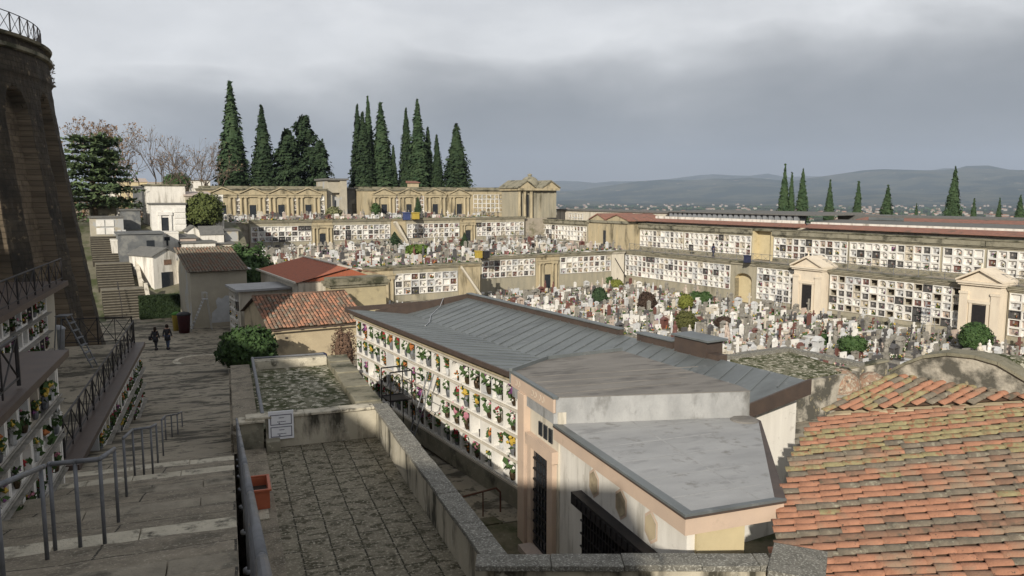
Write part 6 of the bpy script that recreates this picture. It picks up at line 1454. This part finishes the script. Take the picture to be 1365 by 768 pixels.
pa = person('woman-length-haired person in a dark coat walking away with a bag, left of the pair'.replace('woman-length', 'long'), (fA.x, fA.y, za(fA)), rad(172), 1.64, coat_k, coat_k, hair_m, True)
pb = person('taller person in black jacket and blue jeans walking away, right of the pair', (fB.x, fB.y, za(fB)), rad(176), 1.78, coat_k, jeans, hair_m, False, .14)
bg_ = thing('shoulder_bag', 'dark shoulder bag hanging at the side of the long haired person', 'bag', (fA.x - .33, fA.y, za(fA) + .7), 0)
m = MB(); m.prism([(-.1, -.17), (.06, -.17), (.06, .17), (-.1, .17)], 0, .3); m.build('bag_body', coat_k, bg_, bevel=.03); m = MB(); m.path([(0, -.12, .3), (.1, -.05, .66), (.1, .05, .66), (0, .12, .3)], .012, 5); m.build('strap', coat_k, bg_)
fC = W(68.6, bu(951) + .2, -7.4); fC = W(68.7, solve(lambda b: W(68.7, b, -6.6), 951, 0, 130), -7.38)
person('person in a navy coat standing on the upper right walkway', fC, rad(100), 1.72, coat_b, coat_b, hair_m, True, .05)
def crate_bin(label, px, py, z, mat, wpx=13, hpx=14):
    p = at(px, py, z=z); d = p.y; w_ = wpx / F * d; h = hpx / F * d; o = thing('wheelie_bin', label, 'bin', p, A1)
    m = MB(); m.prism([(-w_ * .42, -w_ * .35), (w_ * .42, -w_ * .35), (w_ * .42, w_ * .35), (-w_ * .42, w_ * .35)], .08, h * .85); m.build('body', mat, o, bevel=.03)
    m = MB(); m.prism([(-w_ * .48, -w_ * .42), (w_ * .48, -w_ * .42), (w_ * .48, w_ * .4), (-w_ * .48, w_ * .4)], h * .853, [h * .93, h * .93, h, h]); m.build('lid', mat, o, bevel=.02)
    m = MB(); m.tube((-w_ * .4, w_ * .3, .1), (w_ * .4, w_ * .3, .1), .1, n=8); m.build('wheels', black_p, o)
crate_bin('blue bin on the edge of the upper terrace', 542, 294, -3.5, blue_p, 10, 11); crate_bin('yellow bin beside the blue one on the upper terrace', 554, 293, -3.5, yellow_p, 10, 10)
crate_bin('yellow bin on the edge of the middle terrace', 638, 345, -7.3, yellow_p, 10, 11); crate_bin('dark bin beside the yellow one on the middle terrace', 648, 345, -7.3, black_p, 9, 11); crate_bin('dark blue bin on the walkway left of the yellow recess', 996, 351, -7.35, pm('dark_blue_plastic', (.025, .03, .06), (.03, .035, .07), 4), 9, 11)
step_ladder('aluminium step ladder leaning among graves before the dark unsold openings', at(1237, 447, z=-12), RW + .3, .7, 2.6); step_ladder('pale step ladder before the short lower niche wall', at(1040, 418, z=-12), RW + .2, .7, 2.4)
vn = thing('parked_van', 'dark hatch cover propped behind the mossy roof', 'cover', at(428, 479, Y=36), A1) if False else None
cv_ = at(427, 480, Y=30.5); ch_ = thing('cart', 'small dark covered cart behind the end coping of the mossy roof bed', 'cart', (cv_.x, cv_.y, -9.9), A1)
m = MB(); m.box(-.24, .24, -.2, .2, .2, cv_.z + 9.9 + .28); m.build('bin_body', coat_b, ch_, bevel=.06); m = MB(); m.lathe([(.15, 0), (.15, .06)], 10); m.box(-.28, .28, -.02, .02, 0, .2); m.build('wheels', black_p, ch_)
# ------------------------------------------------------------------ graves
GMATS = dict(white=marble, grey=oldstone, pale_grey=marble_g, black=granite, red=granite_r, pink=marble_p, sand=travert)
def grave_parts(kind, cname, rnd):
    M_ = GMATS[cname]; P = []
    led = MB(); led.box(-.38, .38, -1.75, -.05, .0, .18); led.box(-.33, .33, -1.68, -.1, .183, .25)
    P.append(('ledger', led.mesh('ledger', GMATS[cname] if rnd.random() < .7 else marble_g)))
    m = MB()
    if kind == 'slab headstone': m.box(-.36, .36, 0, .16, 0, .95); m.box(-.40, .40, -.03, .19, 0, .25)
    elif kind == 'rounded headstone':
        pts = [(-.34, 0), (.34, 0), (.34, .75)] + [(.34 * math.cos(t), .75 + .32 * math.sin(t)) for t in [rad(25 * k) for k in range(1, 7)]] + [(-.34, .75)]; m.xz(pts, 0, .15); m.box(-.42, .42, -.06, .2, 0, .2)
    elif kind == 'cross':
        m.box(-.07, .07, .02, .14, .25, 1.55); m.box(-.33, .33, .025, .135, 1.08, 1.22); m.box(-.26, .26, -.1, .26, 0, .14); m.box(-.18, .18, -.04, .2, .14, .3)
    elif kind == 'tall cross':
        m.box(-.09, .09, .02, .16, .7, 2.0); m.box(-.36, .36, .025, .155, 1.48, 1.64); m.prism([(-.3, -.14), (.3, -.14), (.3, .32), (-.3, .32)], 0, .3); m.prism([(-.2, -.06), (.2, -.06), (.2, .24), (-.2, .24)], .3, .75)
    elif kind == 'stele': m.prism([(-.24, -.02), (.24, -.02), (.24, .2), (-.24, .2)], 0, 1.35); m.xz([(-.28, 1.353), (.28, 1.353), (0, 1.62)], -.06, .24); m.box(-.34, .34, -.1, .28, 0, .22)
    elif kind == 'statue':
        m.box(-.26, .26, -.1, .3, 0, .75); m.lathe([(.17, .753), (.2, .9), (.15, 1.15), (.19, 1.38), (.15, 1.48), (.06, 1.54), (.1, 1.62), (.11, 1.7), (.03, 1.8)], 8, (0, .1, 0)); m.tube((-.16, .1, 1.4), (-.1, -.1, 1.15), .05); m.tube((.16, .1, 1.4), (.1, -.1, 1.15), .05)
    elif kind == 'shrine': m.box(-.42, .42, 0, .5, 0, .2); m.box(-.38, -.22, 0, .45, .2, 1.15); m.box(.22, .38, 0, .45, .2, 1.15); m.box(-.22, .22, .35, .45, .2, 1.15); m.xz([(-.5, 1.153), (.5, 1.153), (0, 1.5)], -.05, .5)
    elif kind == 'stepped slab': m.box(-.5, .05, 0, .14, 0, 1.05); m.box(.053, .48, 0, .14, 0, .7); m.box(-.54, .54, -.05, .2, 0, .16)
    P.append(('headstone', m.mesh('headstone', M_)))
    q = MB(); q.box(-.05, .05, -.035, -.008, .52, .66); q.box(-.16, .16, -.03, -.009, .36, .39); q.box(-.13, .13, -.03, -.009, .43, .455); P.append(('plaque', q.mesh('plaque', photo_m if cname not in ('black', 'red') else travert)))
    f = MB(); k = [rnd.choice(FLK) for _ in range(2)]; vx = rnd.uniform(-.25, .25)
    f.lathe([(.05, .25), (.07, .35), (.05, .42)], 6, (vx, -.3, 0), 7)
    for i in range(9): f.blob((vx + rnd.uniform(-.15, .15), -.3 + rnd.uniform(-.12, .12), .52 + rnd.uniform(-.09, .15)), rnd.uniform(.04, .075), FLK.index(rnd.choice(k)), rnd)
    for i in range(9): f.leaf((vx + rnd.uniform(-.17, .17), -.3 + rnd.uniform(-.14, .14), .46 + rnd.uniform(-.06, .14)), .16, rnd, 8)
    P.append(('flowers', f.mesh('flowers', [fl[x] for x in FLK] + [bronze, leafg])))
    return P
KINDS = ['slab headstone', 'rounded headstone', 'cross', 'tall cross', 'stele', 'statue', 'shrine', 'stepped slab']
KW = [11, 7, 4, 2, 4, 2, 2, 6]; CN = list(GMATS); CWT = [6, 14, 7, 7, 4, 3, 3]
rg = random.Random(99); LIB = {}
def lib(k, c):
    if (k, c) not in LIB: LIB[(k, c)] = grave_parts(k, c, rg)
    return LIB[(k, c)]
blocked = [(p.x, p.y, rr_) for p, rr_ in ((at(799, 407, z=-12), .9), (at(862, 415, z=-12), 1.0), (at(914, 413, z=-12), .8), (at(914, 443, z=-12), 1.1), (at(1299, 470, z=-11.95), 1.3))]
spots = []
def vis_ok(p, top, terr_=False):
    x, y = proj(p); return -15 < x < 1385
for jb in range(64):
    b_ = 16 + jb * 1.32
    if b_ > bc - .6: break
    if jb % 7 == 6: continue
    ia = 0
    a = 19.0 + (jb % 2) * .3
    while a < AL - .7:
        a += rg.uniform(.66, 1.02)
        if rg.random() < .06: a += .9
        if 40 < a < 41.3 or 54 < a < 55: continue
        if a < 26 and b_ < 60 - a * 0: 
            if b_ > bj - 1 and a < 40: continue
        if b_ > bj - .8 and a < 40.6: continue
        if a > AL - .9: continue
        p = W(a, b_ + rg.uniform(-.22, .22), -12.03)
        if any((p.x - q[0]) ** 2 + (p.y - q[1]) ** 2 < q[2] ** 2 for q in blocked): continue
        x, y = proj(p + Vector((0, 0, 1.2)))
        if not -10 < x < 1375: continue
        # skip plots hidden behind the near buildings (line of sight over the zinc roof and the tiled roof)
        if x < 895: lim = 403 + (x - 630) * .25 if x > 630 else 408
        elif x < 1065: lim = 470
        elif x < 1190: lim = 478
        else: lim = 482
        if y > lim + 2: continue
        if x < 480: continue
        spots.append((p, a, b_, x, y, 'field'))
nf = len(spots)
for (ba_, bb_, aa, ab, z, nm) in ((85.2, 109.5, 18, 66, -7.42, 'middle'), (112.4, 122.6, 18, 66, -3.62, 'upper')):
    b_ = ba_
    while b_ < bb_:
        a = aa
        while a < ab:
            a += rg.uniform(.75, 1.15)
            if nm == 'upper' and (52.5 < a or 40.5 < a < 41.5): 
                if a > 52.5 and b_ < 119: continue
            if rg.random() < .08: continue
            p = W(a, b_ + rg.uniform(-.2, .2), z); x, y = proj(p)
            if x > 300: spots.append((p, a, b_, x, y, nm))
        b_ += 1.5
if True:
    bb_ = 77.4
    while bb_ < 83.2:
        a = 19
        while a < 39.2: a += rg.uniform(.8, 1.2); p = W(a, bb_, -7.42); spots.append((p, a, bb_, *proj(p), 'middle'))
        bb_ += 1.9
spots.sort(key=lambda q: q[0].y)
THINGS, rest = spots[:285], spots[285:]
SZ = lambda s: 'small ' if s < .6 else ('large ' if s > .85 else '')
items = []
for p, a, b_, x, y, zone in THINGS:
    k = rg.choices(KINDS, KW)[0]; c = rg.choices(CN, CWT)[0]; s = rg.choice([.55, .62, .68, .74, .8, .88, 1.0])
    items.append([p, a, b_, x, y, k, c, s])
# label: kind + colour + size + where it stands, then order from the left among its look-alikes
def place_words(x, y, a, b_):
    if a > AL - 4: near = 'by the lower right niche wall'
    elif x > 1180: near = 'behind curved-top wall'
    elif x > 1060: near = 'behind stone outbuilding'
    elif x > 940: near = 'right of brown roof cabin'
    elif x > 830: near = 'behind brown roof cabin'
    else: near = 'behind zinc roof'
    return near
groups = {}
for it in items:
    it.append(place_words(it[3], it[4], it[1], it[2])); it.append(SZ(it[7])); groups.setdefault((it[5], it[6], it[8], it[9]), []).append(it)
for key, lst in groups.items():
    lst.sort(key=lambda q: q[3])
    for i, it in enumerate(lst):
        k, c, near, szn = key; c = c.replace('_', ' ')
        kk = {'cross': 'stone cross', 'statue': 'grave statue', 'shrine': 'gabled grave shrine', 'stele': 'pointed grave stele'}.get(k, k)
        if k in ('statue', 'shrine', 'stele'): nm = '%s%s %s' % (szn, c, kk)
        else: nm = '%s%s %s' % (szn, c, kk)
        lab = ('%s %s' % (nm, near)) if len(lst) == 1 else '%s %s, %s from left of its kind' % (nm, near, ordn(i))
        p, a, b_, x, y = it[:5]
        o = thing('gravestone', lab, 'grave', p, RW * 0 + A1 + rg.uniform(-.06, .06), 'graves of the lower field'); o.scale = (it[7], it[7], it[7] * rg.uniform(.92, 1.1))
        for nme, me in lib(k, it[6]):
            if nme == 'flowers' and rg.random() < .25: continue
            link(nme, me, o)
# the remaining, farther graves read as one mass
allm = list(GMATS.values()) + [fl[x] for x in FLK] + [leafg, photo_m]; gi = {k: i for i, k in enumerate(GMATS)}
st = MB()
for p, a, b_, x, y, zone in rest:
    k = rg.choices(KINDS, KW)[0]; c = rg.choices(CN, CWT if zone == 'field' else [2, 16, 7, 6, 4, 3, 3])[0]; mi = gi[c]; s = rg.uniform(.55, .95)  # terraces get greyer stones, partly standing in for cloud shadow
    st.M = Matrix.Translation(p) @ Matrix.Rotation(A1 + rg.uniform(-.1, .1), 4, 'Z') @ Matrix.Scale(s, 4)
    st.box(-.38, .38, -1.55, -.05, 0, .22, gi[rg.choice(['grey', 'white', 'pale_grey', 'sand'])])
    if k in ('cross', 'tall cross'):
        h = 1.5 if k == 'cross' else 1.9; st.box(-.08, .08, .02, .15, 0, h, mi); st.box(-.33, .33, .025, .145, h * .68, h * .78, mi); st.box(-.24, .24, -.1, .25, 0, .3, mi)
    elif k == 'statue': st.box(-.25, .25, -.1, .3, 0, .75, mi); st.lathe([(.17, .753), (.17, 1.3), (.07, 1.5), (.11, 1.65), (.03, 1.78)], 6, (0, .1, 0), mi)
    elif k == 'stele': st.box(-.24, .24, 0, .2, 0, 1.35, mi); st.xz([(-.28, 1.353), (.28, 1.353), (0, 1.6)], -.05, .24, mi)
    elif k == 'shrine': st.box(-.4, .4, .3, .5, 0, 1.2, mi); st.box(-.4, -.26, 0, .297, 0, 1.2, mi); st.box(.26, .4, 0, .297, 0, 1.2, mi); st.xz([(-.5, 1.203), (.5, 1.203), (0, 1.5)], -.05, .52, mi)
    else: st.box(-.36, .36, 0, .15, 0, rg.uniform(.7, 1.1), mi); st.box(-.05, .05, -.03, -.008, .5, .64, len(allm) - 1)
    st.M = st.M @ Matrix.Translation((rg.uniform(-.25, .25), -.3, .4)); fk = rg.choice(FLK)
    for i in range(4): st.blob((rg.uniform(-.15, .15), rg.uniform(-.15, .15), rg.uniform(-.08, .15)), .09, len(GMATS) + FLK.index(fk), rg)
    for i in range(rg.choice([1, 3, 5])): st.blob((rg.uniform(-.3, .3), rg.uniform(-.3, .3), -.05), rg.uniform(.1, .22), len(allm) - 2, rg)
st.M = None
o = st.build('far_graves', allm); tag(o, 'crowded far graves with crosses, slabs and flowers on the field and terraces', 'graves', kind='stuff')
# ------------------------------------------------------------------ far town in the plain
tn = MB(); rt_ = random.Random(55)
for i in range(900):
    ang = rt_.uniform(-.02, .78); d = rt_.choice([rt_.uniform(1500, 3200), rt_.uniform(2200, 6500)]); cl_ = noise.noise((math.sin(ang) * d / 500, math.cos(ang) * d / 500, 5))
    if cl_ < .0 and rt_.random() < .8: continue
    x, y = d * math.sin(ang), d * math.cos(ang); z = terr(x, y); w_, l_, h = rt_.uniform(7, 16) * (3 if rt_.random() < .08 else 1), rt_.uniform(8, 20), rt_.uniform(5, 11)
    tn.M = Matrix.Translation((x, y, z - 1)) @ Matrix.Rotation(rt_.random() * 3, 4, 'Z'); tn.box(-w_ / 2, w_ / 2, -l_ / 2, l_ / 2, 0, h, 0); tn.prism([(-w_ / 2, -l_ / 2), (w_ / 2, -l_ / 2), (w_ / 2, l_ / 2), (-w_ / 2, l_ / 2)], h + .1, [h + .2, h + .2, h + 2.4, h + 2.4], 1)
tn.M = None
o = tn.build('distant_town', [townm, townr]); tag(o, 'scattered pale houses of a town in the hazy plain', 'town', kind='stuff')
tw = MB()
for i in range(9000):
    ang = rt_.uniform(-.05, .8); d = rt_.uniform(900, 5200); x, y = d * math.sin(ang), d * math.cos(ang)
    if noise.noise((x / 260, y / 260, 11)) < .12: continue
    z = terr(x, y); s = rt_.uniform(3, 6.5); tw.blob((x, y, z + s * .6), s, rt_.choice([0, 0, 0, 1]), rt_, .9)
o = tw.build('distant_trees', [bushm, cyp]); tag(o, 'far hedgerows and woods in the plain', 'trees', kind='stuff')
# ------------------------------------------------------------------ haze: one closed box of thin air
hz = MB(); hz.box(-16500, 16500, -16500, 16800, -80, 900)
hm = bpy.data.materials.new('thin_haze'); hm.use_nodes = True; n_ = hm.node_tree.nodes; n_.remove(n_['Principled BSDF'])
pvn = n_.new('ShaderNodeVolumePrincipled'); pvn.inputs['Color'].default_value = (.56, .67, .86, 1); pvn.inputs['Density'].default_value = HAZE; pvn.inputs['Anisotropy'].default_value = .0
hm.node_tree.links.new(pvn.outputs[0], n_['Material Output'].inputs['Volume'])
o = hz.build('haze', hm); tag(o, 'thin blue haze over the plain', 'haze', kind='stuff')
